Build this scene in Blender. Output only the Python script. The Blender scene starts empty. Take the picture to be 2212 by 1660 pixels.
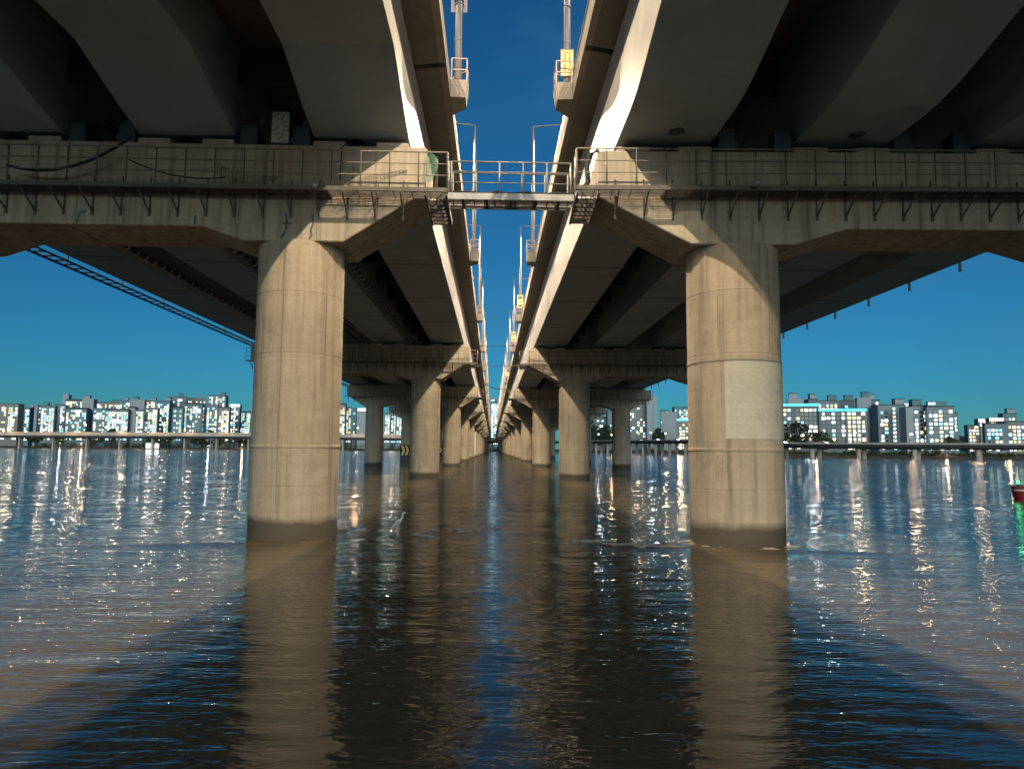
import bpy, bmesh, math, random
from mathutils import Vector, Matrix
import numpy as np

random.seed(7)
rng = np.random.default_rng(11)
SC = bpy.context.scene
COL = SC.collection

# ------------------------------------------------------------------ camera
cam_d = bpy.data.cameras.new("camera")
cam = bpy.data.objects.new("camera", cam_d)
COL.objects.link(cam)
SC.camera = cam
YAW, PITCH, ROLL, EYE = 0.0275, 0.0927, 0.0075, 3.05
_f = Vector((math.sin(YAW) * math.cos(PITCH), math.cos(YAW) * math.cos(PITCH), math.sin(PITCH)))
_r0 = Vector((math.cos(YAW), -math.sin(YAW), 0))
_u0 = _r0.cross(_f)
_r = _r0 * math.cos(ROLL) + _u0 * math.sin(ROLL)
_u = -_r0 * math.sin(ROLL) + _u0 * math.cos(ROLL)
_m = Matrix((_r, _u, -_f)).transposed().to_4x4()
_m.translation = Vector((0, 0, EYE))
cam.matrix_world = _m
cam_d.sensor_fit = 'HORIZONTAL'
cam_d.sensor_width = 36.0
cam_d.lens = 36.0 * 1500.0 / 2212.0
cam_d.clip_start = 0.1
cam_d.clip_end = 20000

# ------------------------------------------------------------------ dusk sky, last glow of the sun, exposure
SUN_EL, SUN_ROT = math.radians(8), math.radians(188)
world = bpy.data.worlds.new("World")
SC.world = world
world.use_nodes = True
wn, wl = world.node_tree.nodes, world.node_tree.links
wn.clear()
w_out = wn.new("ShaderNodeOutputWorld")
w_bg = wn.new("ShaderNodeBackground")
w_sky = wn.new("ShaderNodeTexSky")
w_sky.sky_type = 'NISHITA'
w_sky.sun_disc = False
w_sky.sun_elevation = SUN_EL
w_sky.sun_rotation = SUN_ROT
w_sky.altitude = 30
w_sky.air_density = 1.0
w_sky.dust_density = 0.1
w_sky.ozone_density = 5.2
w_hsv = wn.new("ShaderNodeHueSaturation")
w_hsv.inputs["Saturation"].default_value = 1.0
w_tint = wn.new("ShaderNodeVectorMath"); w_tint.operation = 'MULTIPLY'; w_tint.inputs[1].default_value = (0.34, 0.95, 1.0)   # teal dusk
wl.new(w_sky.outputs[0], w_tint.inputs[0]); wl.new(w_tint.outputs[0], w_hsv.inputs["Color"])
w_tc = wn.new("ShaderNodeTexCoord")                          # thin high cloud veils
w_mp = wn.new("ShaderNodeMapping"); w_mp.inputs["Scale"].default_value = (2.2, 2.2, 5.0)
w_nz = wn.new("ShaderNodeTexNoise"); w_nz.inputs["Scale"].default_value = 1.6; w_nz.inputs["Detail"].default_value = 5; w_nz.inputs["Distortion"].default_value = 0.6
w_rg = wn.new("ShaderNodeMapRange")
for _k, _v in zip(("From Min", "From Max", "To Min", "To Max"), (0.45, 0.75, 0.0, 0.30)): w_rg.inputs[_k].default_value = _v
w_mx = wn.new("ShaderNodeMix"); w_mx.data_type = 'RGBA'; w_mx.inputs["B"].default_value = (0.55, 2.1, 3.8, 1)
wl.new(w_tc.outputs["Generated"], w_mp.inputs["Vector"]); wl.new(w_mp.outputs[0], w_nz.inputs["Vector"])
wl.new(w_nz.outputs["Fac"], w_rg.inputs["Value"]); wl.new(w_rg.outputs[0], w_mx.inputs["Factor"])
wl.new(w_hsv.outputs[0], w_mx.inputs["A"]); wl.new(w_mx.outputs["Result"], w_bg.inputs["Color"])
w_bg.inputs["Strength"].default_value = 0.092
wl.new(w_bg.outputs[0], w_out.inputs["Surface"])

sun_d = bpy.data.lights.new("sun", 'SUN')
sun = bpy.data.objects.new("sun", sun_d)
COL.objects.link(sun)
sun_d.energy = 2.3
sun_d.angle = math.radians(35)
sun_d.color = (0.92, 1.0, 0.95)
sun.rotation_euler = (math.radians(79), 0, 0)

SC.view_settings.view_transform = 'Standard'
SC.view_settings.look = 'None'
SC.view_settings.gamma = 1.0
SC.view_settings.use_curve_mapping = False
SC.view_settings.exposure = 0.0
SC.cycles.use_denoising = True
SC.cycles.use_adaptive_sampling = True
SC.cycles.adaptive_threshold = 0.025
SC.cycles.max_bounces = 5
SC.cycles.diffuse_bounces = 3
SC.cycles.glossy_bounces = 3
SC.cycles.caustics_reflective = True
SC.cycles.caustics_refractive = False
SC.cycles.sample_clamp_indirect = 2.0
LAMP_W = 43000.0
LAMP_COL = (1.0, 0.78, 0.53)

# ------------------------------------------------------------------ helpers
class MB:
    """collects shapes; build() links them as ONE mesh object"""
    def __init__(s):
        s.v, s.f, s.sm = [], [], []
    def add(s, vs, fs, smooth=False):
        o = len(s.v)
        s.v += [tuple(p) for p in vs]
        for q in fs:
            s.f.append(tuple(i + o for i in q)); s.sm.append(smooth)
        return s
    def box(s, x0, x1, y0, y1, z0, z1):
        vs = [(x0,y0,z0),(x1,y0,z0),(x1,y1,z0),(x0,y1,z0),(x0,y0,z1),(x1,y0,z1),(x1,y1,z1),(x0,y1,z1)]
        return s.add(vs, [(0,3,2,1),(4,5,6,7),(0,1,5,4),(1,2,6,5),(2,3,7,6),(3,0,4,7)])
    def beam(s, a, b, w, h, up=(0, 0, 1)):
        a, b, up = Vector(a), Vector(b), Vector(up)
        d = (b - a).normalized()
        r = d.cross(up)
        if r.length < 1e-4:
            r = d.cross(Vector((1, 0, 0)))
        r.normalize(); u = r.cross(d)
        vs = []
        for p in (a, b):
            for i, j in ((-1,-1),(1,-1),(1,1),(-1,1)):
                vs.append(p + r * (i * w / 2) + u * (j * h / 2))
        return s.add(vs, [(0,1,2,3),(7,6,5,4),(0,4,5,1),(1,5,6,2),(2,6,7,3),(3,7,4,0)])
    def tube(s, pts, rad, n=8, cap=True):
        pts = [Vector(p) for p in pts]
        if not isinstance(rad, (list, tuple)):
            rad = [rad] * len(pts)
        vs, fs = [], []
        ref = Vector((0.31, 0.17, 0.93)).normalized()
        for i, p in enumerate(pts):
            d = (pts[min(i+1, len(pts)-1)] - pts[max(i-1, 0)]).normalized()
            if abs(d.dot(ref)) > 0.95:
                ref = Vector((0.9, 0.3, 0.1)).normalized()
            r = d.cross(ref).normalized(); u = r.cross(d)
            for k in range(n):
                t = 2 * math.pi * k / n
                vs.append(p + (r * math.cos(t) + u * math.sin(t)) * rad[i])
        for i in range(len(pts) - 1):
            for k in range(n):
                a, b = i*n + k, i*n + (k+1) % n
                fs.append((a, b, b+n, a+n))
        s.add(vs, fs, True)
        if cap:
            o = len(s.v) - len(vs)
            s.f.append(tuple(o + k for k in range(n))[::-1]); s.sm.append(False)
            o2 = o + (len(pts)-1)*n
            s.f.append(tuple(o2 + k for k in range(n))); s.sm.append(False)
        return s
    def lathe(s, prof, cx=0, cy=0, n=40, a0=0, a1=2*math.pi, smooth=True):
        full = abs(a1 - a0 - 2*math.pi) < 1e-6
        m = n if full else n + 1
        vs, fs = [], []
        for i in range(len(prof) - 1):                         # each band has its own rings: crisp edges between bands
            o = len(vs)
            for (rr, z) in prof[i:i+2]:
                for k in range(m):
                    t = a0 + (a1 - a0) * k / n
                    vs.append((cx + rr*math.cos(t), cy + rr*math.sin(t), z))
            for k in range(n):
                a, b = o + k, o + (k+1) % m
                fs.append((a, b, b+m, a+m))
        return s.add(vs, fs, smooth)
    def prism_y(s, poly, y0, y1):
        n = len(poly)
        vs = [(x, y0, z) for x, z in poly] + [(x, y1, z) for x, z in poly]
        fs = [tuple(range(n)), tuple(range(2*n-1, n-1, -1))]
        for i in range(n):
            j = (i+1) % n
            fs.append((i, i+n, j+n, j))
        return s.add(vs, fs)
    def build(s, name, mat, parent=None, loc=(0, 0, 0), bevel=0):
        me = bpy.data.meshes.new(name)
        me.from_pydata(s.v, [], s.f)
        me.polygons.foreach_set("use_smooth", s.sm)
        me.materials.append(mat)
        bm = bmesh.new(); bm.from_mesh(me)
        bmesh.ops.recalc_face_normals(bm, faces=bm.faces)
        bm.to_mesh(me); bm.free()
        me.update()
        return put(name, me, parent, loc, bevel)

def put(name, me, parent=None, loc=(0, 0, 0), bevel=0):
    o = bpy.data.objects.new(name, me)
    COL.objects.link(o)
    o.location = loc
    if parent: o.parent = parent
    if bevel:
        b = o.modifiers.new("bevel", 'BEVEL'); b.width = bevel; b.segments = 1; b.limit_method = 'ANGLE'
    return o
def thing(name, label, cat, loc=(0, 0, 0), rz=0, group=None):
    o = bpy.data.objects.new(name, None); COL.objects.link(o)
    o.location = loc; o.rotation_euler = (0, 0, rz); o.empty_display_size = 0.2
    return tag(o, label, cat, group)
def tag(o, label, cat, group=None):
    o["label"] = label; o["category"] = cat
    if group: o["group"] = group
    return o
def structure(o):
    o["kind"] = "structure"; return o
def stuff(o):
    o["kind"] = "stuff"; return o
def copy_tree(o, parent=None):
    c = o.copy(); COL.objects.link(c)
    if parent: c.parent = parent
    for ch in list(o.children):
        copy_tree(ch, c)
    return c
ORD = ["first","second","third","fourth","fifth","sixth","seventh","eighth","ninth","tenth","eleventh","twelfth","thirteenth","fourteenth","fifteenth","sixteenth","seventeenth","eighteenth","nineteenth","twentieth"]+["twenty-"+x for x in ("first","second","third","fourth","fifth","sixth","seventh","eighth","ninth")]+["thirtieth"]

# ------------------------------------------------------------------ materials
def mat_new(name):
    m = bpy.data.materials.new(name); m.use_nodes = True
    nt = m.node_tree
    return m, nt.nodes, nt.links, nt.nodes["Principled BSDF"]
def simple(name, col, rough=0.6, metal=0.0, var=0.12, scale=3.0, bump=0.0):
    m, N, L, B = mat_new(name)
    B.inputs["Roughness"].default_value = rough; B.inputs["Metallic"].default_value = metal
    g = N.new("ShaderNodeNewGeometry")
    nz = N.new("ShaderNodeTexNoise"); nz.inputs["Scale"].default_value = scale; nz.inputs["Detail"].default_value = 5
    L.new(g.outputs["Position"], nz.inputs["Vector"])
    r = N.new("ShaderNodeMapRange"); r.inputs["From Min"].default_value = 0.3; r.inputs["From Max"].default_value = 0.7
    r.inputs["To Min"].default_value = 1 - var; r.inputs["To Max"].default_value = 1 + var
    L.new(nz.outputs["Fac"], r.inputs["Value"])
    mx = N.new("ShaderNodeVectorMath"); mx.operation = 'SCALE'; mx.inputs[0].default_value = col
    L.new(r.outputs[0], mx.inputs["Scale"]); L.new(mx.outputs[0], B.inputs["Base Color"])
    if bump:
        b = N.new("ShaderNodeBump"); b.inputs["Strength"].default_value = bump; b.inputs["Distance"].default_value = 0.02
        L.new(nz.outputs["Fac"], b.inputs["Height"]); L.new(b.outputs[0], B.inputs["Normal"])
    return m
def emit(name, col, strength, sample=False):
    m, N, L, B = mat_new(name)
    B.inputs["Base Color"].default_value = (*[c*0.5 for c in col], 1)
    B.inputs["Emission Color"].default_value = (*col, 1); B.inputs["Emission Strength"].default_value = strength * 8
    if not sample: m.cycles.emission_sampling = 'NONE'
    return m
def concrete(name, col, wet=0.0, streak=0.5, boards=0.0, grime=(0.10, 0.085, 0.065)):
    m, N, L, B = mat_new(name)
    B.inputs["Roughness"].default_value = 0.85
    g = N.new("ShaderNodeNewGeometry")
    def noise(sc, detail, rough=0.55):
        mp = N.new("ShaderNodeMapping"); mp.inputs["Scale"].default_value = sc
        L.new(g.outputs["Position"], mp.inputs["Vector"])
        n = N.new("ShaderNodeTexNoise"); n.inputs["Scale"].default_value = 1.0
        n.inputs["Detail"].default_value = detail; n.inputs["Roughness"].default_value = rough
        L.new(mp.outputs[0], n.inputs["Vector"]); return n
    def rng_(src, a, b, c, d):
        r = N.new("ShaderNodeMapRange")
        for k, v in zip(("From Min","From Max","To Min","To Max"), (a, b, c, d)): r.inputs[k].default_value = v
        L.new(src, r.inputs["Value"]); return r.outputs[0]
    def mul(a, b):
        x = N.new("ShaderNodeMath"); x.operation = 'MULTIPLY'; L.new(a, x.inputs[0]); L.new(b, x.inputs[1]); return x.outputs[0]
    big = noise((0.45, 0.45, 0.35), 4)
    fine = noise((9, 9, 9), 6, 0.7)
    stv = noise((3.2, 3.2, 0.16), 5, 0.65)
    stv2 = noise((11, 11, 0.35), 3, 0.6)
    brd = noise((0.35, 0.35, 4.5), 2)
    k = rng_(big.outputs["Fac"], 0.3, 0.7, 0.82, 1.12)
    k = mul(k, rng_(fine.outputs["Fac"], 0.25, 0.75, 0.88, 1.10))
    k = mul(k, rng_(brd.outputs["Fac"], 0.3, 0.7, 0.95, 1.05))
    blot = noise((0.9, 0.9, 0.6), 9, 0.72)
    k = mul(k, rng_(blot.outputs["Fac"], 0.56, 0.68, 1.0, 0.74))
    base = N.new("ShaderNodeVectorMath"); base.operation = 'SCALE'; base.inputs[0].default_value = col
    L.new(k, base.inputs["Scale"])
    sfac = mul(rng_(stv.outputs["Fac"], 0.46, 0.66, 0.0, 1.0), rng_(stv2.outputs["Fac"], 0.35, 0.65, 0.2, 1.0))
    sm = N.new("ShaderNodeMath"); sm.operation = 'MULTIPLY'; sm.inputs[1].default_value = streak
    L.new(sfac, sm.inputs[0])
    mix = N.new("ShaderNodeMix"); mix.data_type = 'RGBA'
    L.new(sm.outputs[0], mix.inputs["Factor"]); L.new(base.outputs[0], mix.inputs["A"]); mix.inputs["B"].default_value = (*grime, 1)
    pale = mul(rng_(noise((2.4, 2.4, 0.12), 4, 0.6).outputs["Fac"], 0.58, 0.72, 0.0, 1.0), rng_(stv2.outputs["Fac"], 0.4, 0.6, 0.0, 1.0))
    pm = N.new("ShaderNodeMath"); pm.operation = 'MULTIPLY'; pm.inputs[1].default_value = streak * 0.5; L.new(pale, pm.inputs[0])
    mixp = N.new("ShaderNodeMix"); mixp.data_type = 'RGBA'
    L.new(pm.outputs[0], mixp.inputs["Factor"]); L.new(mix.outputs["Result"], mixp.inputs["A"]); mixp.inputs["B"].default_value = (0.52, 0.49, 0.42, 1)
    outc = mixp.outputs["Result"]
    if wet:
        sp = N.new("ShaderNodeSeparateXYZ"); L.new(g.outputs["Position"], sp.inputs[0])
        wob = noise((0.8, 0.8, 0.8), 4)
        ad = N.new("ShaderNodeMath"); ad.operation = 'MULTIPLY_ADD'; ad.inputs[1].default_value = 0.5
        L.new(wob.outputs["Fac"], ad.inputs[0]); L.new(sp.outputs["Z"], ad.inputs[2])
        wf = rng_(ad.outputs[0], wet + 0.15, wet + 0.42, 1.0, 0.0)
        wm = N.new("ShaderNodeMix"); wm.data_type = 'RGBA'
        L.new(wf, wm.inputs["Factor"]); L.new(outc, wm.inputs["A"]); wm.inputs["B"].default_value = (0.085, 0.07, 0.05, 1)
        outc = wm.outputs["Result"]
    L.new(outc, B.inputs["Base Color"])
    b = N.new("ShaderNodeBump"); b.inputs["Strength"].default_value = 0.35; b.inputs["Distance"].default_value = 0.015
    L.new(fine.outputs["Fac"], b.inputs["Height"]); L.new(b.outputs[0], B.inputs["Normal"])
    return m

M = {}
M["cap"] = concrete("cap_concrete", (0.43, 0.375, 0.29), streak=0.85)
M["col"] = concrete("column_concrete", (0.41, 0.34, 0.25), wet=0.62, streak=0.65)
M["plinth"] = concrete("plinth_concrete", (0.40, 0.36, 0.29), streak=0.3)
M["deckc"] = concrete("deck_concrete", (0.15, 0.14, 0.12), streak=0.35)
M["fascia"] = concrete("fascia_concrete", (0.27, 0.24, 0.195), streak=0.5)
M["patch"] = concrete("patch_mortar", (0.47, 0.455, 0.37), streak=0.1)
M["girder"] = simple("girder_grey_paint", (0.32, 0.39, 0.45), 0.55, var=0.10, scale=0.8)
M["web"] = simple("web_pale_paint", (0.36, 0.355, 0.335), 0.5, var=0.2, scale=0.9)
M["seam"] = simple("splice_steel", (0.05, 0.055, 0.06), 0.6)
M["steel"] = simple("walkway_steel", (0.11, 0.10, 0.085), 0.6, var=0.25, scale=6)
M["galv"] = simple("galvanised_steel", (0.31, 0.31, 0.30), 0.45, metal=0.2, var=0.15, scale=5)
M["railm"] = simple("rail_steel", (0.20, 0.185, 0.155), 0.55, var=0.2, scale=5)
M["black"] = simple("black_rubber", (0.012, 0.012, 0.013), 0.6)
M["darkst"] = simple("dark_bearing_steel", (0.03, 0.035, 0.04), 0.6)
M["teal"] = simple("teal_primer", (0.045, 0.07, 0.08), 0.6)
M["pole"] = simple("lamp_post_paint", (0.32, 0.27, 0.235), 0.45, var=0.1, scale=2)
M["pinkrail"] = simple("rail_paint", (0.45, 0.33, 0.27), 0.5, var=0.1, scale=4)
M["lampglow"] = emit("lamp_glow", (1.0, 0.83, 0.62), 4)
M["road"] = simple("asphalt", (0.05, 0.05, 0.052), 0.9, scale=20)
M["whitep"] = simple("white_panel", (0.55, 0.56, 0.50), 0.6, var=0.1, scale=7)
M["mark"] = simple("black_marking", (0.015, 0.015, 0.013), 0.7)
M["bluep"] = simple("blue_grey_paint", (0.10, 0.125, 0.15), 0.7, var=0.2, scale=9)
M["net"] = simple("green_net", (0.10, 0.30, 0.20), 0.8)
M["darknet"] = simple("dark_net", (0.03, 0.04, 0.03), 0.8)
M["signy"] = simple("sign_yellow", (0.85, 0.66, 0.22), 0.5, var=0.04)
M["signback"] = simple("sign_back", (0.62, 0.45, 0.42), 0.5, var=0.05)
M["signink"] = simple("sign_ink", (0.10, 0.06, 0.02), 0.6)
M["signred"] = simple("sign_orange_ink", (0.5, 0.12, 0.02), 0.6)
M["chevy"] = simple("chevron_yellow", (0.85, 0.50, 0.06), 0.4, var=0.05)

# ------------------------------------------------------------------ river
COLS_NEAR = [(-6.93, 24.8), (8.33, 23.5), (-6.93, 71.8), (8.33, 70.5), (-20.1, 24.8), (21.8, 23.5)]
def river():
    rows = list(np.geomspace(3.0, 150.0, 560)) + list(np.geomspace(153, 2600, 60))
    rows = np.array([-60.0, -5.0] + rows)
    u = np.linspace(-1, 1, 300)
    half = np.maximum(rows, 3) * 0.95 + 6
    X = u[None, :] * half[:, None]
    Y = np.repeat(rows[:, None], len(u), 1)
    sp = np.gradient(rows)[:, None]
    spx = (half * 2 / 300)[:, None]
    Z = np.zeros_like(X)
    r2 = np.random.default_rng(5)
    for i in range(64):
        lam = 0.32 * (14.0 ** r2.random())
        ang = r2.normal(0, 0.42) + (0.25 if i % 3 == 0 else -0.12)
        kx, ky = math.sin(ang) * 2*math.pi/lam, math.cos(ang) * 2*math.pi/lam
        amp = 0.0010 * lam ** 0.85 * r2.uniform(0.5, 1.4)
        fade = np.clip(lam / (3.2 * sp) - 0.4, 0, 1) * np.clip(lam * 3 / (3.2 * spx) - 0.4, 0, 1)
        ph = r2.random() * 6.28
        env = 0.65 + 0.5 * np.sin(X * r2.uniform(0.05, 0.3) + Y * r2.uniform(0.05, 0.3) + r2.random() * 6.28)
        Z += amp * env * fade * np.sin(kx * X + ky * Y + ph + 0.8 * np.sin(X * 0.21 + ph))
    for cx, cy in COLS_NEAR:                                   # bow waves and wakes round the columns
        dx, dy = X - cx, Y - cy
        rr = np.hypot(dx, dy)
        sgn = 1 if cx > 0 else -1
        down = dx * sgn
        ring = np.exp(-((rr - 2.15) / 0.16) ** 2) * 0.030 * np.clip(1 - rr / 6, 0, 1)
        arm = np.abs(dy) - (1.9 + 0.16 * down)
        wake = np.exp(-(arm / 0.22) ** 2) * 0.035 * np.exp(-np.clip(down, 0, 99) / 7) * (down > -1.5)
        wake += 0.02 * np.exp(-((arm + 0.55) / 0.2) ** 2) * np.exp(-np.clip(down, 0, 99) / 6) * (down > -1)
        up = np.exp(-((rr - 2.9 - 0.05*dx) / 0.12) ** 2) * 0.012
        Z += (ring + wake + up) * np.clip(2 - sp * 4, 0, 1)
    Z[:3] = 0
    big = 4000.0
    X = np.concatenate([np.full((len(rows), 1), -big), X, np.full((len(rows), 1), big)], 1)
    Y = np.concatenate([Y[:, :1], Y, Y[:, -1:]], 1)
    Z = np.concatenate([np.zeros((len(rows), 1)), Z, np.zeros((len(rows), 1))], 1)
    nr, nc = X.shape
    me = bpy.data.meshes.new("river")
    V = np.stack([X, Y, Z], -1).reshape(-1, 3).astype(np.float32)
    idx = np.arange(nr * nc).reshape(nr, nc)
    Q = np.stack([idx[:-1, :-1], idx[:-1, 1:], idx[1:, 1:], idx[1:, :-1]], -1).reshape(-1, 4).astype(np.int32)
    me.vertices.add(len(V)); me.vertices.foreach_set("co", V.ravel())
    me.loops.add(Q.size); me.loops.foreach_set("vertex_index", Q.ravel())
    me.polygons.add(len(Q)); me.polygons.foreach_set("loop_start", np.arange(0, Q.size, 4, dtype=np.int32))
    me.polygons.foreach_set("loop_total", np.full(len(Q), 4, np.int32))
    me.update(); me.validate()
    me.polygons.foreach_set("use_smooth", np.ones(len(Q), bool))
    m, N, L, B = mat_new("river_water")
    B.inputs["Base Color"].default_value = (0.115, 0.096, 0.062, 1)
    B.inputs["Roughness"].default_value = 0.035
    B.inputs["IOR"].default_value = 1.333
    g = N.new("ShaderNodeNewGeometry")
    def noise(sc, det, dist=0.0):
        mp = N.new("ShaderNodeMapping"); mp.inputs["Scale"].default_value = sc
        L.new(g.outputs["Position"], mp.inputs["Vector"])
        n = N.new("ShaderNodeTexNoise"); n.inputs["Scale"].default_value = 1; n.inputs["Detail"].default_value = det
        n.inputs["Distortion"].default_value = dist
        L.new(mp.outputs[0], n.inputs["Vector"]); return n.outputs["Fac"]
    sy = N.new("ShaderNodeSeparateXYZ"); L.new(g.outputs["Position"], sy.inputs[0])      # sheltered by the near bank, choppier midstream
    chop = N.new("ShaderNodeMapRange"); chop.interpolation_type = 'LINEAR'
    for k_, v_ in zip(("From Min", "From Max", "To Min", "To Max"), (6.0, 44.0, 0.75, 2.5)): chop.inputs[k_].default_value = v_
    L.new(sy.outputs["Y"], chop.inputs["Value"])
    def dist(node, base):
        mm = N.new("ShaderNodeMath"); mm.operation = 'MULTIPLY'; mm.inputs[1].default_value = base
        L.new(chop.outputs[0], mm.inputs[0]); L.new(mm.outputs[0], node.inputs["Distance"])
    b1 = N.new("ShaderNodeBump"); b1.inputs["Strength"].default_value = 1.0; b1.inputs["Distance"].default_value = 0.034
    L.new(noise((0.75, 2.2, 1), 4, 0.3), b1.inputs["Height"])
    b2 = N.new("ShaderNodeBump"); b2.inputs["Strength"].default_value = 1.0; b2.inputs["Distance"].default_value = 0.008
    L.new(noise((3.5, 10.0, 1), 2, 0.2), b2.inputs["Height"]); L.new(b1.outputs[0], b2.inputs["Normal"])
    b3 = N.new("ShaderNodeBump"); b3.inputs["Strength"].default_value = 1.0; b3.inputs["Distance"].default_value = 0.045
    L.new(noise((0.10, 0.42, 1), 3, 0.4), b3.inputs["Height"]); L.new(b2.outputs[0], b3.inputs["Normal"])
    dist(b1, 0.034); dist(b2, 0.013); dist(b3, 0.045)
    L.new(b3.outputs[0], B.inputs["Normal"])
    me.materials.append(m)
    return structure(put("river", me))
river()

# ------------------------------------------------------------------ far bank and hills
BANK = [(-2600, 700), (-900, 770), (-520, 800), (-400, 830), (-100, 830), (30, 818), (96, 671), (143, 505), (148, 335), (216, 278), (420, 200), (1200, 20)]
def inland(k, off):
    x, y = BANK[k]
    a, b = Vector(BANK[max(k-1, 0)]), Vector(BANK[min(k+1, len(BANK)-1)])
    d = (b - a).normalized()
    n = Vector((-d.y, d.x))
    return x + n.x * off, y + n.y * off
mb = MB(); n = len(BANK)
rowsb = [[(*BANK[k], -0.6) for k in range(n)], [(*inland(k, 5), 0.9) for k in range(n)], [(*inland(k, 16), 2.2) for k in range(n)]]
far = [(-9000, 900), (-6000, 9000), (-3500, 9000), (-2500, 9000), (-800, 9000), (200, 9000), (1500, 9000), (2600, 9000), (4200, 9000), (6000, 9000), (9000, 6000), (9000, 20)]
rowsb.append([(*p, 4.0) for p in far])
mb.add([p for r in rowsb for p in r], [(i*n+k, i*n+k+1, (i+1)*n+k+1, (i+1)*n+k) for i in range(3) for k in range(n-1)])
M["soil"] = simple("bank_soil", (0.10, 0.085, 0.055), 0.95, var=0.4, scale=0.3)
structure(mb.build("riverbank", M["soil"]))
mb = MB()                                                       # the bank the photographer stands on
nb_ = [(-2500, 2.0), (-60, 2.5), (-12, 3.4), (12, 3.0), (60, 2.6), (2500, 2.0)]
rows_n = [[(x, y, -0.7) for x, y in nb_], [(x, y-3.2, 0.55) for x, y in nb_], [(x, y-5.0, 0.9) for x, y in nb_], [(x, y-60, 1.3) for x, y in nb_], [(x, -2500, 3.0) for x, y in nb_]]
mb.add([p_ for r_ in rows_n for p_ in r_], [(i*6+k, (i+1)*6+k, (i+1)*6+k+1, i*6+k+1) for i in range(4) for k in range(5)])
M["prom"] = simple("promenade_concrete", (0.09, 0.085, 0.075), 0.9, var=0.2, scale=0.6)
structure(mb.build("near_bank", M["prom"]))
M["hill"] = simple("wooded_hill", (0.03, 0.05, 0.03), 1.0, var=0.4, scale=0.02)
def hill(x0, x1, y, pk, seed):
    r = random.Random(seed); mb = MB(); k = 60; ph = [r.uniform(0, 6) for _ in range(5)]
    top = []
    for i in range(k + 1):
        t = i / k; e = math.sin(math.pi * t) ** 0.7
        top.append(pk * e * (0.75 + 0.12*math.sin(5*t+ph[0]) + 0.08*math.sin(13*t+ph[1]) + 0.03*math.sin(41*t+ph[2]) + 0.02*math.sin(90*t+ph[3])))
    vs = []
    for j, (dy, f) in enumerate(((-pk*2.5, 0), (-pk*1.2, 0.55), (0, 1), (pk*1.5, 0.5), (pk*3, 0))):
        for i in range(k + 1):
            vs.append((x0 + (x1-x0)*i/k, y + dy, 3.5 + top[i]*f))
    fs = [(j*(k+1)+i, j*(k+1)+i+1, (j+1)*(k+1)+i+1, (j+1)*(k+1)+i) for j in range(4) for i in range(k)]
    mb.add(vs, fs, True)
    return structure(mb.build("hill", M["hill"]))
hill(-2100, -1150, 2300, 125, 1)
hill(-700, 60, 2600, 75, 4)
hill(330, 620, 760, 22, 2)
hill(150, 620, 1500, 62, 3)

# ------------------------------------------------------------------ the two bridges
SPAN = 47.0
ZD = 17.1                                            # underside of the deck slab at the girders
BR = {
 "left":  dict(s=-1, y0=24.8, cols=(-6.93, -20.1), r=1.5, top=13.52, low=10.10, flat=10.58, tipz=11.93, xin=-2.40, xout=-24.6,
               uf=(-10.0, -17.0), gird=((-3.05, -6.35), (-9.08, -12.38), (-15.0, -18.25), (-21.1, -24.35)), zb=13.86, edge=-1.9, outer=-26.6, wz=11.68, rot=0.0, pole=-1.58),
 "right": dict(s=1, y0=23.5, cols=(8.33, 21.8), r=1.56, top=13.10, low=9.90, flat=10.44, tipz=11.50, xin=3.50, xout=26.7,
               uf=(11.8, 18.3), gird=((4.15, 7.35), (10.15, 13.35), (16.3, 19.5), (22.4, 25.7)), zb=13.48, edge=3.18, outer=28.2, wz=11.50, rot=-0.03, pole=2.95),
}
Y_NEAR, Y_FAR = -45.0, 850.0
N_PIER = 18

def haunch(b):
    """soffit line of the shore span down to the first pier"""
    y0, zb = b["y0"], b["zb"]; zs = zb + 1.08
    if b["s"] < 0: pts = [(y0-5.1, zs), (y0-2.6, zb+0.33), (y0-1.2, zb)]
    else: pts = [(y0-9.0+5.9*t/10, zs-(zs-zb)*(0.5-0.5*math.cos(math.pi*t/10))) for t in range(11)]
    return [(Y_NEAR, zs)] + pts + [(y0, zb)]

def girder_mesh(mb, xa, xb, b, parts):
    """box girder: deeper beyond the first pier, haunched down to it from the shallow shore span"""
    y0 = b["y0"]; zb, zs = b["zb"], b["zb"] + 1.08
    st = haunch(b) + [(Y_FAR, zb)]
    vs, fs = [], []
    x0, x1 = min(xa, xb), max(xa, xb)
    for yy, z in st:
        vs += [(x0, yy, z), (x1, yy, z), (x1, yy, ZD), (x0, yy, ZD)]
    for i in range(len(st) - 1):
        a = i * 4
        fs.append((a, a+1, a+5, a+4))                          # soffit
        fs.append((a+1, a+2, a+6, a+5)); fs.append((a+3, a, a+4, a+7))
    fs += [(0, 3, 2, 1), tuple(len(vs)-4+k for k in range(4))]
    mb.add(vs, fs)

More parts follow.
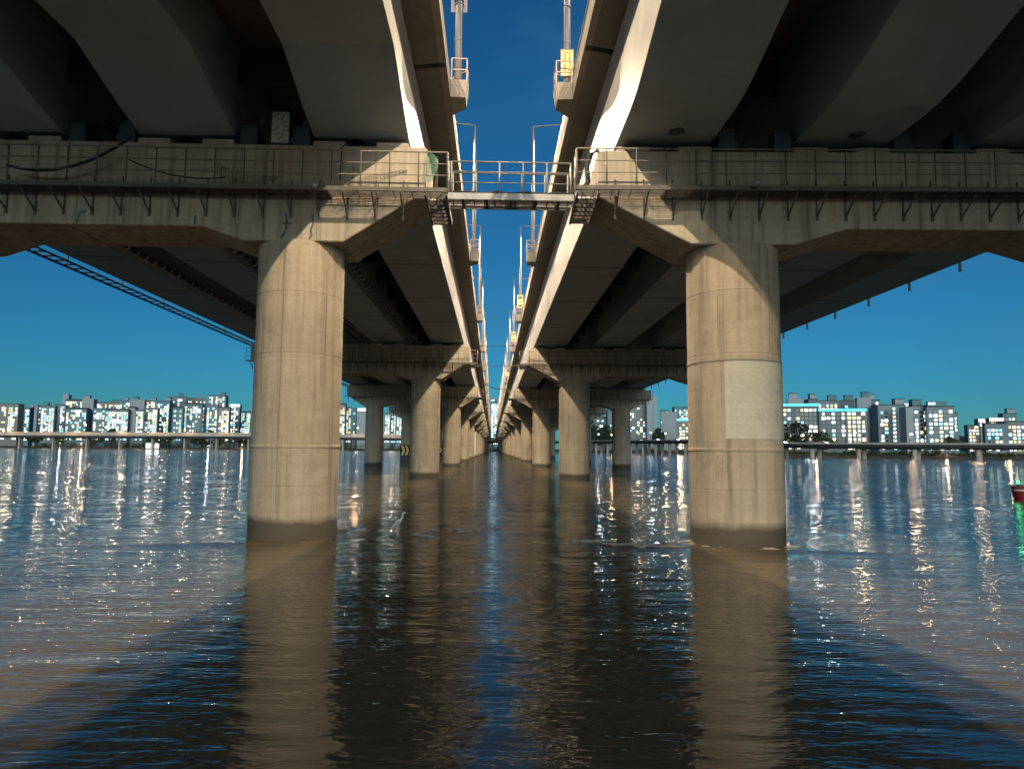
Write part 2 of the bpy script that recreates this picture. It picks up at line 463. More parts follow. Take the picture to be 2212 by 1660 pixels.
def build_deck(side):
    b = BR[side]; s = b["s"]; e = b["edge"]; o = b["outer"]
    root = thing("bridge_deck", f"{side} of the two parallel bridge decks, grey box girders under a concrete slab", "bridge", ((e+o)/2, 0, 0), group="parallel bridge decks")
    ox = (e + o) / 2
    def L(x): return x - ox
    # slab with thin cantilever edge
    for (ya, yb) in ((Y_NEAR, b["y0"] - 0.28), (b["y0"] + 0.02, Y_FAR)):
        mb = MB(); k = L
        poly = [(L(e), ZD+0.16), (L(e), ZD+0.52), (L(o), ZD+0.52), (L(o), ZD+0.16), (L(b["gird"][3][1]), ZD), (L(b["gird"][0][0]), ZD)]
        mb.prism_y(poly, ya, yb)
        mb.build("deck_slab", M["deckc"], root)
    mb = MB(); mb.box(L(e)+0.05*s if s > 0 else L(o)+0.4, L(o)-0.4 if s > 0 else L(e)-0.05, Y_NEAR, Y_FAR, ZD+0.525, ZD+0.58)
    structure_road = mb.build("road_surface", M["road"], root)
    mb = MB(); mb.box(min(L(e), L(e)+s*0.28), max(L(e), L(e)+s*0.28), b["y0"]-0.275, b["y0"]+0.015, ZD+0.12, ZD+0.45)
    mb.build("expansion_joint", M["black"], root)
    # parapets: fascia blocks along the inner edge, 10 m each
    y = Y_NEAR; i = 0
    seg = 11.75
    me = None
    while y < Y_FAR - 1:
        if me is None:
            mb = MB()
            x0, x1 = (-0.06, 0.2) if s > 0 else (-0.2, 0.06)
            mb.prism_y([(x0, 0.13), (x1, 0.13), (x1, 0.95), (x0 + (0.02 if s > 0 else 0.0), 0.95)] if s > 0 else [(x0, 0.13), (x1, 0.13), (x1-0.02, 0.95), (x0, 0.95)], 0.012, seg - 0.012)
            ob = mb.build("parapet", M["fascia"], root, (L(e), y, ZD), bevel=0.012); me = ob.data
        else:
            put("parapet", me, root, (L(e), y, ZD))
        y += seg; i += 1
        if y > 420: break
    mb = MB(); x0, x1 = (L(e)-0.06, L(e)+0.2) if s > 0 else (L(e)-0.2, L(e)+0.06)
    mb.box(x0, x1, y, Y_FAR, ZD+0.13, ZD+0.95); mb.build("parapet", M["fascia"], root)
    for zz in (1.12, 1.42, 1.72):                        # unseen open steel rails added on the parapet to break up the lamp light
        mb = MB(); xm = L(e) + s*0.07; mb.box(xm-0.03, xm+0.03, Y_NEAR, Y_FAR, ZD+zz-0.035, ZD+zz+0.035); mb.build("added_guard_rail", M["galv"], root)
    me = None; yp = Y_NEAR + 0.5  # posts carrying the added rails
    while yp < 130:
        if me is None:
            mb = MB(); mb.box(-0.028, 0.028, -0.04, 0.04, 0.95, 1.75); me = mb.build("added_rail_post", M["galv"], root, (L(e)+s*0.135, yp, ZD)).data
        else: put("added_rail_post", me, root, (L(e)+s*0.135, yp, ZD))
        yp += 2.45
    x0, x1 = (L(o)-0.25, L(o)+0.05) if s > 0 else (L(o)-0.05, L(o)+0.25)
    mb = MB(); mb.box(x0, x1, Y_NEAR, Y_FAR, ZD+0.13, ZD+0.9); mb.build("outer_parapet", M["fascia"], root)
    # girders
    for gi, (xa, xb) in enumerate(b["gird"]):
        mb = MB(); girder_mesh(mb, L(xa), L(xb), b, None)
        gob = mb.build("girder", M["girder"], root)
        if gi == 0:                                            # pale painted inner web
            mb = MB(); y0 = b["y0"]; zs = b["zb"] + 1.08
            xo = L(xa) - s * 0.012
            pts = haunch(b)
            ys = y0
            segs = [pts]
            panel = 5.875
            while ys < 420:
                segs.append([(ys + 0.01, b["zb"]), (ys + panel - 0.01, b["zb"])]); ys += panel
            segs.append([(ys, b["zb"]), (Y_FAR, b["zb"])])
            for sg in segs:
                mb = MB(); vs = []
                for yy, z in sg: vs += [(xo, yy, z), (xo, yy, ZD-0.02), (xo + s*0.008, yy, z), (xo + s*0.008, yy, ZD-0.02)]
                fs = []
                for i in range(len(sg)-1):
                    a = i*4; fs += [(a, a+4, a+5, a+1), (a+2, a+3, a+7, a+6), (a, a+2, a+6, a+4), (a+1, a+5, a+7, a+3)]
                fs += [(0, 1, 3, 2), (len(vs)-4, len(vs)-2, len(vs)-1, len(vs)-3)]
                mb.add(vs, fs); mb.build("web_panel", M["web"], gob)
            xr = L(xa) - s*0.05
        # splice seams across the soffit
        me = None
        yy = b["y0"] + 6.2
        while yy < b["y0"] + SPAN*3:
            if me is None:
                mb = MB(); mb.box(min(0, L(xb)-L(xa))+0.03, max(0, L(xb)-L(xa))-0.03, -0.05, 0.05, -0.015, 0.0)
                me = mb.build("splice_plate", M["seam"], gob, (L(xa), yy, b["zb"]-0.001)).data
            else:
                put("splice_plate", me, gob, (L(xa), yy, b["zb"]-0.001))
            yy += 8.6 if gi % 2 else 9.3
        # manhole ring on the soffit near the first pier
        mb = MB(); mb.lathe([(0.001, -0.035), (0.20, -0.03), (0.27, -0.012), (0.28, 0.01)], L((xa+xb)/2) + 0.2*s, b["y0"]-(0.85 if s < 0 else 1.7), 24)
        mb.build("manhole_cover", M["teal"], gob, (0, 0, b["zb"]+0.004))
    # cross beams between the girders, shade of the gaps put into their dark colour
    me = {}
    for gi in range(3):
        xa, xb = b["gird"][gi][1], b["gird"][gi+1][0]
        yy = Y_NEAR + 4
        while yy < 260:
            if gi not in me:
                mb = MB(); x0, x1 = min(L(xa), L(xb)), max(L(xa), L(xb))
                mb.box(x0, x1, -0.012, 0.012, ZD-1.3, ZD-0.01); mb.box(x0, x1, -0.15, 0.15, ZD-1.33, ZD-1.30)
                me[gi] = mb.build("cross_beam", M["seam"], root, (0, yy, 0)).data
            else:
                put("cross_beam", me[gi], root, (0, yy, 0))
            yy += 5.875
    # diagonal knee braces over the first pier
    for gi in range(3):
        x0 = b["gird"][gi][1]; x1 = b["gird"][gi+1][0]
        mb = MB()
        mb.beam((L(x0)+s*0.02, b["y0"]-1.0, b["zb"]+0.9), (L(x0)+s*0.75, b["y0"]-1.0, b["top"]+0.15), 0.35, 0.12, up=(0, 1, 0))
        mb.build("brace", M["teal"], root)
        for xx in (x0 + s*0.45, x1 - s*0.45):
            mb = MB(); mb.box(L(xx)-0.28, L(xx)+0.28, -0.25, 0.25, 0, 0.75)
            mb.build("stopper_block", M["teal"], root, (0, b["y0"]-0.9, b["top"]+0.002))
    # lamp balconies with railings
    bal = None; kk = 0
    yb = 27.5
    while yb < 500:
        if bal is None:
            d = -s                                              # towards the gap
            mb = MB()
            w = 0.72
            # plan: full width at the near side, tapering back to the edge on the far side
            pl = [(0, -0.65), (w, -0.62), (w, 0.35), (0, 0.95)]
            vs = []
            for z, sh in ((0.06, 0.0), (0.80, 0.0)):
                for (px, py) in pl: vs.append((d*(px - (0.0 if z > 0.5 else 0.0)), py, z))
            vs[1] = (d*0.62, -0.60, 0.06); vs[2] = (d*0.62, 0.30, 0.06)
            mb.add(vs, [(0,1,2,3),(7,6,5,4),(0,4,5,1),(1,5,6,2),(2,6,7,3),(3,7,4,0)])
            bal = mb.build("balcony", M["fascia"], root, (L(e) - s*0.062, yb, ZD), bevel=0.015)
            mr = MB()
            c = [(d*0.04, -0.58, 0.80), (d*0.66, -0.56, 0.80), (d*0.66, 0.32, 0.80), (d*0.04, 0.86, 0.80)]
            for p in c: mr.beam(p, (p[0], p[1], 1.72), 0.05, 0.05)
            for z in (1.25, 1.72):
                for a, q in zip(c[:-1], c[1:]): mr.beam((a[0], a[1], z), (q[0], q[1], z), 0.045, 0.045)
            rail = mr.build("railing", M["pinkrail"], bal)
        else:
            c2 = put("balcony", bal.data, root, (L(e) - s*0.062, yb, ZD))
            put("railing", rail.data, c2)
        yb += 24.5; kk += 1
    if side == "left":
        # cable rack ladder along the outer edge and roller hangers between the girders
        xl = L(-25.6)
        mb = MB()
        for dx in (-0.42, 0.42): mb.beam((xl+dx, 10, 13.9), (xl+dx, 330, 13.9), 0.07 if dx > 0 else 0.14, 0.10)
        rack = mb.build("cable_rack", M["steel"], root)
        mb = MB(); mb.box(-0.35, 0.38, -0.11, 0.11, -0.02, 0.02); rg = None
        yy = 26.5
        while yy < 150:
            if rg is None: rg = mb.build("rung", M["steel"], rack, (xl, yy, 13.9))
            else: put("rung", rg.data, rack, (xl, yy, 13.9))
            yy += 0.95
        yy = 29.0; hg = None
        while yy < 240:
            if hg is None:
                mb = MB(); mb.box(-0.05, 0.05, -0.05, 0.05, -0.10, 2.6); mb.box(-0.05, 1.2, -0.05, 0.05, 2.6, 2.7)
                hg = mb.build("hanger", M["galv"], rack, (xl+0.2, yy, 13.95))
            else: put("hanger", hg.data, rack, (xl+0.2, yy, 13.95))
            yy += 6.1
        for xs, zz in ((-14.62, 13.98), (-13.9, 14.25), (-13.15, 14.25), (-8.6, 13.98), (-20.6, 14.0)):
            mb = MB(); mb.tube([(L(xs), 24, zz+0.19), (L(xs), 330, zz+0.19)], 0.16, 8)
            pp = mb.build("cable_pipe", M["black"], root)
            mc = MB(); mc.lathe([(0.165, -0.09), (0.20, -0.09), (0.20, 0.09), (0.165, 0.09)], 0, 0, 10, math.pi*0.95, math.pi*2.05)
            cme = None; yy = 26.0
            while yy < 125:
                if cme is None:
                    co = mc.build("saddle", M["galv"], pp, (L(xs), yy, zz+0.19)); co.rotation_euler = (math.pi/2, 0, 0); cme = co.data
                    for v in cme.vertices: v.co = (v.co.x, v.co.y, v.co.z)
                else:
                    co = put("saddle", cme, pp, (L(xs), yy, zz+0.19)); co.rotation_euler = (math.pi/2, 0, 0)
                yy += 1.05
    else:
        yy = 28.0; dp = None
        while yy < 170:
            if dp is None:
                mb = MB(); mb.tube([(0, 0, 0), (0, 0, 3.7)], 0.08, 10); mb.beam((0, 0, 0.9), (-0.7, 0, 0.9), 0.05, 0.05)
                dp = mb.build("drain_pipe", M["galv"], root, (L(26.15), yy, 13.15))
            else: put("drain_pipe", dp.data, root, (L(26.15), yy, 13.15))
            yy += 4.75
    return root
DECK = {k: build_deck(k) for k in BR}

# ------------------------------------------------------------------ piers
def walkway(b, cx, root, detail):
    """inspection walkway bolted to the near face of the cap, returning along its inner end"""
    s = b["s"]; z = b["wz"]
    def L(x): return x - cx
    yf, yw = -2.25, -1.32
    xi, xo = L(b["xin"] - s*0.80), L(b["xout"] + s*0.1)
    xe = L(b["xin"] - s*0.03)
    xa, xb = min(xi, xo), max(xi, xo)
    mb = MB()
    for k in range(13):                                        # grating bars let light through
        y = yf + 0.06 + k * 0.068
        mb.box(xa, xb, y, y+0.010, z-0.022, z)
    nb = int((xb - xa) / 0.6)
    for k in range(nb + 1):
        x = xa + (xb-xa)*k/nb; mb.box(x-0.015, x+0.015, yf+0.02, yw, z-0.04, z-0.036)
    x0, x1 = min(xi, xe), max(xi, xe)
    for k in range(5):
        x = x0 + 0.08 + k*0.15; mb.box(x, x+0.04, yw, 0.95, z-0.035, z)
    w = mb.build("inspection_walkway", M["steel"], root)
    mb = MB(); mb.box(xa, xb, yf-0.03, yf+0.03, z-0.11, z+0.03); mb.build("edge_channel", M["steel"], w)
    mb = MB()
    for k in range(6):
        y = yw + 0.05 + k*0.42; mb.box(x0, x1, y, y+0.1, z-0.2, z-0.045)
    for x in (x0 + 0.03, x1 - 0.03): mb.box(x-0.03, x+0.03, yf+0.035, 0.98, z-0.22, z-0.042)
    mb.build("joist_frame", M["steel"], w)
    if detail:
        pm = bm_ = None
        nP = int(round((xb-xa)/0.98))
        for k in range(nP + 1):
            x = xa + (xb-xa)*k/nP
            if pm is None:
                q = MB(); q.tube([(0, 0, 0.06), (0, 0, 1.26)], 0.024, 6); pm = q.build("post", M["steel"], w, (x, yf, z)).data
            else: put("post", pm, w, (x, yf, z))
        nB = int(round((xb-xa-1.0)/0.96))
        for k in range(nB + 1):
            x = xa + 0.4 + (xb-xa-1.0)*k/nB
            if (x - L(b["xin"]))*s < 0.3: continue
            if bm_ is None:
                q = MB(); q.box(-0.022, 0.022, yw-0.05, yw-0.001, -0.74, 0.58)
                q.beam((0, yf+0.08, -0.12), (0, yw-0.05, -0.66), 0.045, 0.05)
                q.box(-0.04, 0.04, yw-0.07, yw-0.051, -0.80, -0.64)
                bm_ = q.build("bracket", M["steel"], w, (x, 0, z)).data
            else: put("bracket", bm_, w, (x, 0, z))
    else:
        q = MB(); nP = int(round((xb-xa)/0.98))
        for k in range(nP + 1):
            x = xa + (xb-xa)*k/nP; q.box(x-0.03, x+0.03, yf-0.03, yf+0.03, z+0.06, z+1.26)
            q.beam((x, yf+0.08, z-0.12), (x, yw, z-0.72), 0.07, 0.07)
        stuff(q.build("post_row", M["steel"], w))
    for zz, r in ((1.26, 0.026), (0.86, 0.018), (0.46, 0.018)):
        q = MB(); q.tube([(xo, yf, z+zz), (xi + s*0.0, yf, z+zz)], r, 6); q.build("rail", M["railm"] if detail else M["steel"], w)
        q = MB(); q.tube([(xi, yf, z+zz), (xi, yf+0.05, z+zz), (xi, 0.0 if zz < 1.2 else -1.6, z+zz)], r, 6); q.build("side_rail", M["galv"], w)
    for y in (yf+0.03, -1.55):
        q = MB(); q.tube([(xi, y, z-0.1), (xi, y, z+1.26)], 0.035, 6); q.build("corner_post", M["galv"], w)
    return w

def build_pier(side, detail):
    b = BR[side]; s = b["s"]
    cx = sum(b["cols"]) / 2
    root = thing("bridge_pier", "pier", "pier", (cx, b["y0"], 0), b["rot"])
    def L(x): return x - cx
    c1, c2 = b["cols"]; hw = 1.32
    poly = [(b["xin"], b["top"]), (b["xin"], b["tipz"]), (c1 - s*1.72, b["low"]), (c1 + s*1.72, b["low"]), (b["uf"][0], b["flat"]), (b["uf"][1], b["flat"]),
            (c2 - s*1.72, b["low"]), (c2 + s*1.72, b["low"]), (b["xout"], b["tipz"]), (b["xout"], b["top"])]
    mb = MB(); mb.prism_y([(L(x), z) for x, z in poly], -hw, hw)
    cap = mb.build("pier_cap", M["cap"], root, bevel=0.035)
    for x in (L((b["uf"][0]*0.35 + b["uf"][1]*0.65)),):        # construction joint
        mb = MB(); mb.box(x-0.012, x+0.012, -hw-0.004, hw+0.004, b["flat"]-0.004, b["flat"]+0.02); mb.build("joint_strip", M["seam"], cap)
    mb = MB(); xq = [L(b["xin"]), L(b["xin"] + s*3.9)]
    mb.box(min(xq)+0.02, max(xq), -hw-0.03, -hw+0.01, b["wz"]-0.82, b["wz"]-0.66)
    for c in b["cols"]:
        r = b["r"]
        prof = [(r, -2.5), (r, 1.75), (r-0.012, 1.76), (r-0.012, 1.785), (r, 1.795), (r, 3.02), (r+0.025, 3.05), (r+0.022, 3.12), (r-0.004, 3.15), (r-0.004, 6.20), (r-0.016, 6.21), (r-0.016, 6.235), (r-0.004, 6.245), (r-0.006, 8.30), (r-0.018, 8.31), (r-0.018, 8.33), (r-0.006, 8.34), (r-0.01, b["low"]+0.02)]
        mb = MB(); mb.lathe(prof, L(c), 0, 56)
        mb.build("column", M["col"], root)
    me = me2 = None
    for xa, xb in b["gird"]:
        for x in (xa + s*0.55, xb - s*0.55):
            if me is None:
                q = MB(); q.box(-0.55, 0.55, -1.27, 0.55, 0.001, 0.17); me = q.build("bearing_plinth", M["plinth"], root, (L(x), 0, b["top"]), bevel=0.02).data
                q = MB(); q.box(-0.42, 0.42, -0.45, 0.45, 0, b["zb"]-b["top"]-0.165); q.box(-0.5, 0.5, -0.55, 0.55, 0.02, 0.06); me2 = q.build("bearing", M["darkst"], root, (L(x), 0, b["top"]+0.162)).data
            else:
                put("bearing_plinth", me, root, (L(x), 0, b["top"])); put("bearing", me2, root, (L(x), 0, b["top"]+0.162))
    walkway(b, cx, root, detail)
    return root
PIERS = {}
for side in BR:
    near = build_pier(side, True); farp = build_pier(side, False)
    nf = 0
    for k in range(N_PIER):
        if k < 4: o = near if k == 0 else copy_tree(near)
        else:
            o = farp if k == 4 else copy_tree(farp)
        o.location.y = BR[side]["y0"] + SPAN * k
        word = "nearest" if k == 0 else ("farthest" if k == N_PIER - 1 else ORD[k])
        o["label"] = f"{word} two-column concrete pier" + ("" if k in (0, N_PIER-1) else " counted from the camera,") + f" under the {side} bridge"
        o["group"] = f"piers of the {side} bridge"
        PIERS[side, k] = o

def on_pier(side, k):                                          # pier-local frame helper
    b = BR[side]; return PIERS[side, k], sum(b["cols"]) / 2
# repair patch, plaster bands and marks on the two nearest piers
p, cx = on_pier("right", 0); b = BR["right"]
mb = MB(); mb.lathe([(b["r"]+0.001, 3.42), (b["r"]+0.016, 3.43), (b["r"]+0.016, 5.95), (b["r"]+0.001, 5.96)], 8.33-cx, 0, 24, math.radians(-118), math.radians(18), True)
o = mb.build("repair_patch", M["patch"], p); o["label"] = "smooth paler repair mortar patch"
mb = MB(); mb.lathe([(b["r"]+0.001, 5.97), (b["r"]+0.02, 5.98), (b["r"]+0.02, 6.02), (b["r"]+0.001, 6.04)], 8.33-cx, 0, 40, math.radians(-200), math.radians(20), True)
mb.build("mortar_ridge", M["fascia"], p)
p, cx = on_pier("left", 0)
def seam(pier, cxx, col_x, r, ang, z0, z1):
    mb = MB(); a = math.radians(ang); x, y = col_x - cxx + math.cos(a)*(r-0.002), math.sin(a)*(r-0.002)
    mb.beam((x, y, z0), (x, y, z1), 0.022, 0.016, up=(math.cos(a), math.sin(a), 0)); mb.build("form_seam", M["seamc"], pier)
M["seamc"] = simple("seam_grime", (0.20, 0.17, 0.13), 0.9)
for a_, z0_, z1_ in ((-97, 0.9, 1.7), (-97, 3.3, 10.0), (-97, 1.8, 3.0), (-40, 6.3, 8.3)): seam(p, cx, -6.93, 1.5, a_, z0_, z1_)
p2, cx2 = on_pier("right", 0)
for a_, z0_, z1_ in ((-60, 6.3, 9.8), (-125, 6.4, 8.2)): seam(p2, cx2, 8.33, 1.555, a_, z0_, z1_)
def stroke(pts, w, y):
    mb = MB()
    for a, q in zip(pts[:-1], pts[1:]): mb.beam((a[0]-cx, y, a[1]), (q[0]-cx, y, q[1]), 0.006, w, up=(1e-3, 0, 1))
    return mb.build("paint_mark", M["bluep"], p)
yq = -1.3255
stroke([(-7.20, 11.05), (-7.14, 10.75), (-7.18, 10.45), (-7.32, 10.18)], 0.085, yq)
stroke([(-7.32, 10.72), (-6.98, 10.72)], 0.06, yq)
stroke([(-6.28, 11.05), (-6.24, 10.72), (-6.32, 10.5), (-6.28, 10.32), (-6.36, 10.16)], 0.075, yq)
stroke([(-10.25, 10.95), (-10.27, 10.62)], 0.075, yq)
stroke([(-14.25, 10.62), (-14.15, 11.0), (-13.95, 11.02)], 0.075, yq)

# ------------------------------------------------------------------ lamp posts on the balconies
def build_lamp(side, first):
    b = BR[side]; s = b["s"]
    root = thing("lamp_post", "lamp", "lamp post", (b["pole"], 27.5, ZD+0.80))
    H = 10.2
    mb = MB(); mb.tube([(0, 0, 0.0), (0, 0, 3.0), (0, 0, H-0.3), (s*0.02, 0, H)], [0.155, 0.14, 0.085, 0.08], 14); mb.box(-0.2, 0.2, -0.2, 0.2, 0, 0.03)
    mb.build("pole", M["pole"], root)
    mb = MB(); mb.tube([(s*0.02, 0, H-0.05), (s*0.5, 0, H+0.04), (s*2.2, 0, H+0.18), (s*ARM, 0, H+0.28)], [0.06, 0.055, 0.045, 0.04], 8)
    mb.build("arm", M["pole"], root)
    mb = MB(); mb.add([(s*(ARM-0.1), -0.14, H+0.25), (s*(ARM+0.75), -0.17, H+0.28), (s*(ARM+0.75), 0.17, H+0.28), (s*(ARM-0.1), 0.14, H+0.25), (s*(ARM-0.05), -0.09, H+0.38), (s*(ARM+0.65), -0.1, H+0.38), (s*(ARM+0.65), 0.1, H+0.38), (s*(ARM-0.05), 0.09, H+0.38)],
        [(0,3,2,1),(4,5,6,7),(0,1,5,4),(1,2,6,5),(2,3,7,6),(3,0,4,7)])
    hd = mb.build("lamp_head", M["galv"], root)
    mb = MB(); mb.box(min(s*(ARM+0.05), s*(ARM+0.65)), max(s*(ARM+0.05), s*(ARM+0.65)), -0.11, 0.11, H+0.215, H+0.245)
    mb.build("diffuser", M["lampglow"], hd)
    mb = MB(); mb.tube([(-s*0.13, -0.06, 0.2), (-s*0.11, -0.06, 5.5)], 0.03, 6)
    for z in (2.0, 3.6, 4.9): mb.lathe([(0.15, z), (0.17, z+0.01), (0.17, z+0.06), (0.15, z+0.07)], 0, 0, 12)
    mb.build("conduit", M["galv"], root)
    return root, H
ARM = 4.2
LIGHT_POS = []
for side in BR:
    base, H = build_lamp(side, True)
    s = BR[side]["s"]
    for k, j in enumerate([0] + list(range(1, 18)) + [-1, -2]):
        o = base if k == 0 else copy_tree(base)
        o.location.y = 27.5 + 24.5 * j
        if j >= 0:
            o["label"] = f"{'nearest' if j == 0 else ORD[j]} lamp post" + ("" if j == 0 else " from the camera") + f" along the inner edge of the {side} bridge"
        else:
            o["label"] = f"lamp post on the {side} bridge, " + ("just short of" if j == -1 else "well behind") + " the camera"
        o["group"] = f"lamp posts of the {side} bridge"
        if j < 14:
            ld = bpy.data.lights.new("lamp_light", 'SPOT')
            ld.energy = LAMP_W; ld.color = LAMP_COL; ld.spot_size = math.radians(152); ld.spot_blend = 0.25; ld.shadow_soft_size = 0.12
            ld.use_nodes = True                                # street luminaire: strongest near 60 degrees, weak straight down
            ln, ll = ld.node_tree.nodes, ld.node_tree.links
            em = next(n for n in ln if n.type == 'EMISSION')
            gi_ = ln.new("ShaderNodeNewGeometry"); se = ln.new("ShaderNodeSeparateXYZ"); ab = ln.new("ShaderNodeMath"); ab.operation = 'ABSOLUTE'
            cr = ln.new("ShaderNodeFloatCurve")
            cv = cr.mapping.curves[0]
            cv.points[0].location = (0.0, 0.0); cv.points[1].location = (1.0, 0.25)
            for px_, py_ in ((0.30, 0.40), (0.44, 0.85), (0.52, 1.0), (0.60, 0.88), (0.72, 0.34)): cv.points.new(px_, py_)
            cr.mapping.update()
            ll.new(gi_.outputs["Incoming"], se.inputs[0]); ll.new(se.outputs["Z"], ab.inputs[0]); ll.new(ab.outputs[0], cr.inputs["Value"])
            ll.new(cr.outputs[0], em.inputs["Strength"])
            lo = bpy.data.objects.new("lamp_light", ld); COL.objects.link(lo); lo.parent = o
            lo.location = (s*(ARM+0.35), 0, H+0.19)

# ------------------------------------------------------------------ signs on the posts
def sign_board(name, label, w, h, loc, mat, text=None):
    root = thing(name, label, "sign", loc)
    mb = MB(); mb.box(-w/2, w/2, -0.012, 0.012, -h/2, h/2); mb.build("board", mat, root)
    mb = MB(); t = 0.03
    for x0, x1, z0, z1 in ((-w/2-t, -w/2+0.001, -h/2-t, h/2+t), (w/2-0.001, w/2+t, -h/2-t, h/2+t), (-w/2, w/2, h/2-0.001, h/2+t), (-w/2, w/2, -h/2-t, -h/2+0.001)):
        mb.box(x0, x1, -0.022, 0.016, z0, z1)
    mb.build("frame", M["fascia"] if text else mat, root)
    mb = MB()
    for z in (-h*0.3, h*0.3): mb.box(-0.2, 0.2, *((0.017, 0.06) if text else (-0.40, -0.013)), z-0.03, z+0.03)
    mb.build("clamp", M["galv"], root)
    if text:
        for cxx, chars in text:
            for i, (ch, red) in enumerate(chars):
                if ch == " ": continue
                cu = bpy.data.curves.new("lettering", 'FONT'); cu.body = ch; cu.size = w*0.30; cu.align_x = 'CENTER'; cu.align_y = 'CENTER'; cu.extrude = 0.001
                to = bpy.data.objects.new("lettering", cu); COL.objects.link(to)
                dg = bpy.context.evaluated_depsgraph_get()
                me = bpy.data.meshes.new_from_object(to.evaluated_get(dg))
                COL.objects.unlink(to); bpy.data.objects.remove(to); bpy.data.curves.remove(cu)
                me.materials.clear(); me.materials.append(M["signred"] if red else M["signink"])
                q = put("lettering", me, root, (cxx*w, -0.0155, h*0.30 - i*h*0.105)); q.rotation_euler = (math.pi/2, 0, 0)
        mb = MB(); mb.box(-w*0.33, w*0.33, -0.0145, -0.0125, h*0.40, h*0.415); mb.build("lettering", M["signink"], root)
    return root
TXT = [(0.2, [("서", 0), ("소", 0), ("문", 0), ("고", 0), ("가", 0), (" ", 0), ("차", 0)]), (-0.2, [("공", 0), ("사", 0), ("중", 0), (" ", 0), ("우", 0), ("회", 1), ("로", 1)])]
xl, xr = BR["left"]["pole"], BR["right"]["pole"]
sign_board("pole_sign", "back of a pinkish sign plate on the nearest left lamp post", 0.62, 1.5, (xl, 27.72, ZD+0.8+4.2), M["signback"])
zs0 = ZD + 0.8 + 1.05
sign_board("warning_sign", "yellow sign with two columns of lettering on the nearest right lamp post", 0.50, 1.12, (xr-0.02, 27.5-0.22, zs0), M["signy"], TXT)
for j, wd in ((2, "third"), (3, "fourth"), (5, "sixth")):
    sign_board("warning_sign", f"small yellow sign on the {wd} right lamp post from the camera", 0.62, 1.5, (xr, 27.5 + 24.5*j - 0.22, zs0+0.5), M["signy"])

# ------------------------------------------------------------------ footbridge between the two walkways
zf = 11.62
fx0, fx1 = BR["left"]["xin"] + 0.86, BR["right"]["xin"] - 0.86
fb = thing("footbridge", "slim steel footbridge with tubular railings joining the two nearest piers", "footbridge", ((fx0+fx1)/2, 23.35, zf))
hwid = (fx1-fx0)/2
mb = MB()
for k in range(7): mb.box(-hwid, hwid, -0.42+k*0.125, -0.42+k*0.125+0.05, -0.04, 0.0)
for k in range(12): mb.box(-hwid+0.1+k*(2*hwid-0.2)/11-0.02, -hwid+0.1+k*(2*hwid-0.2)/11+0.02, -0.44, 0.44, -0.05, -0.041)
mb.build("deck_grating", M["steel"], fb)
for y in (-0.48, 0.48):
    mb = MB(); mb.box(-hwid-0.05, hwid+0.05, y-0.03, y+0.03, -0.17, 0.05); mb.build("side_beam", M["galv"], fb)
for k in range(5):
    x = -hwid + 0.45 + k*(2*hwid-0.9)/4; mb = MB(); mb.box(x-0.05, x+0.05, -0.44, 0.44, -0.15, -0.055); mb.build("joist", M["steel"], fb)
for y in (-0.48, 0.48):
    for k in range(6):
        x = -hwid + 0.06 + k*(2*hwid-0.12)/5; mb = MB(); mb.tube([(x, y, 0.05), (x, y, 1.15)], 0.03, 8); mb.build("post", M["galv"], fb)
    for zz, r in ((1.15, 0.032), (0.80, 0.022), (0.42, 0.022)):
        mb = MB(); mb.tube([(-hwid+0.06, y, zz), (hwid-0.06, y, zz)], r, 8); mb.build("rail", M["galv"], fb)
mb = MB(); pts = [(-hwid+2*hwid*t/14, -0.40, 0.07 + 0.06*math.sin(t*0.9) ** 2) for t in range(15)]; mb.tube(pts, 0.05, 8)
tag(mb.build("cable_bundle", M["black"], None, tuple(fb.location)), "black cable bundle lying along the footbridge deck", "cable")

# ------------------------------------------------------------------ cables, nets and odds on the near caps
def hang(name, label, pts, r, m, cat="cable"):
    mb = MB(); mb.tube(pts, r, 8); return tag(mb.build(name, m), label, cat)
def sag(a, q, d, n=14):
    a, q = Vector(a), Vector(q)
    return [a.lerp(q, t/n) + Vector((0, 0, -d*4*(t/n)*(1-t/n))) for t in range(n+1)]
hang("hanging_cable", "dark cable drooping along the nearest left walkway at the far left", sag((-16.2, 22.75, 12.3), (-12.2, 22.75, 13.35), 0.55), 0.05, M["black"])
hang("hanging_cable", "thin dark cable sagging over the middle of the left walkway", sag((-12.2, 22.7, 12.55), (-9.0, 22.7, 12.0), 0.25), 0.025, M["black"])
hang("hanging_cable", "thin dark cable bent over the left cap above its column", [(-5.05, 23.3, 13.55), (-5.05, 23.0, 13.5), (-5.06, 22.9, 13.3), (-5.2, 22.85, 13.2), (-5.22, 22.8, 12.0)], 0.022, M["black"])
hang("drain_hose", "black hose curling beside the inner end of the left pier cap", [(-2.36, 23.9, 13.5), (-2.15, 23.9, 13.25), (-2.08, 23.9, 12.7), (-2.12, 23.9, 12.2), (-2.0, 23.9, 11.8)], 0.09, M["black"], "hose")
hang("drain_hose", "black hose curling beside the inner end of the right pier cap", [(3.46, 22.5, 13.1), (3.22, 22.5, 12.95), (3.08, 22.5, 12.5), (3.12, 22.5, 12.0), (2.95, 22.5, 11.65)], 0.09, M["black"], "hose")
hang("hanging_cable", "upper cable crossing the gap between the second pair of piers", sag((-2.2, 69.3, 13.35), (3.3, 68.2, 13.3), 0.02), 0.03, M["black"])
hang("hanging_cable", "lower cable crossing the gap between the second pair of piers", sag((-1.9, 69.3, 11.35), (3.2, 68.2, 11.3), 0.03), 0.025, M["galv"])
hang("hanging_cable", "sagging cable across the gap at the third pair of piers", sag((-1.9, 116.5, 14.2), (3.2, 115.5, 13.2), 0.6), 0.06, M["black"])
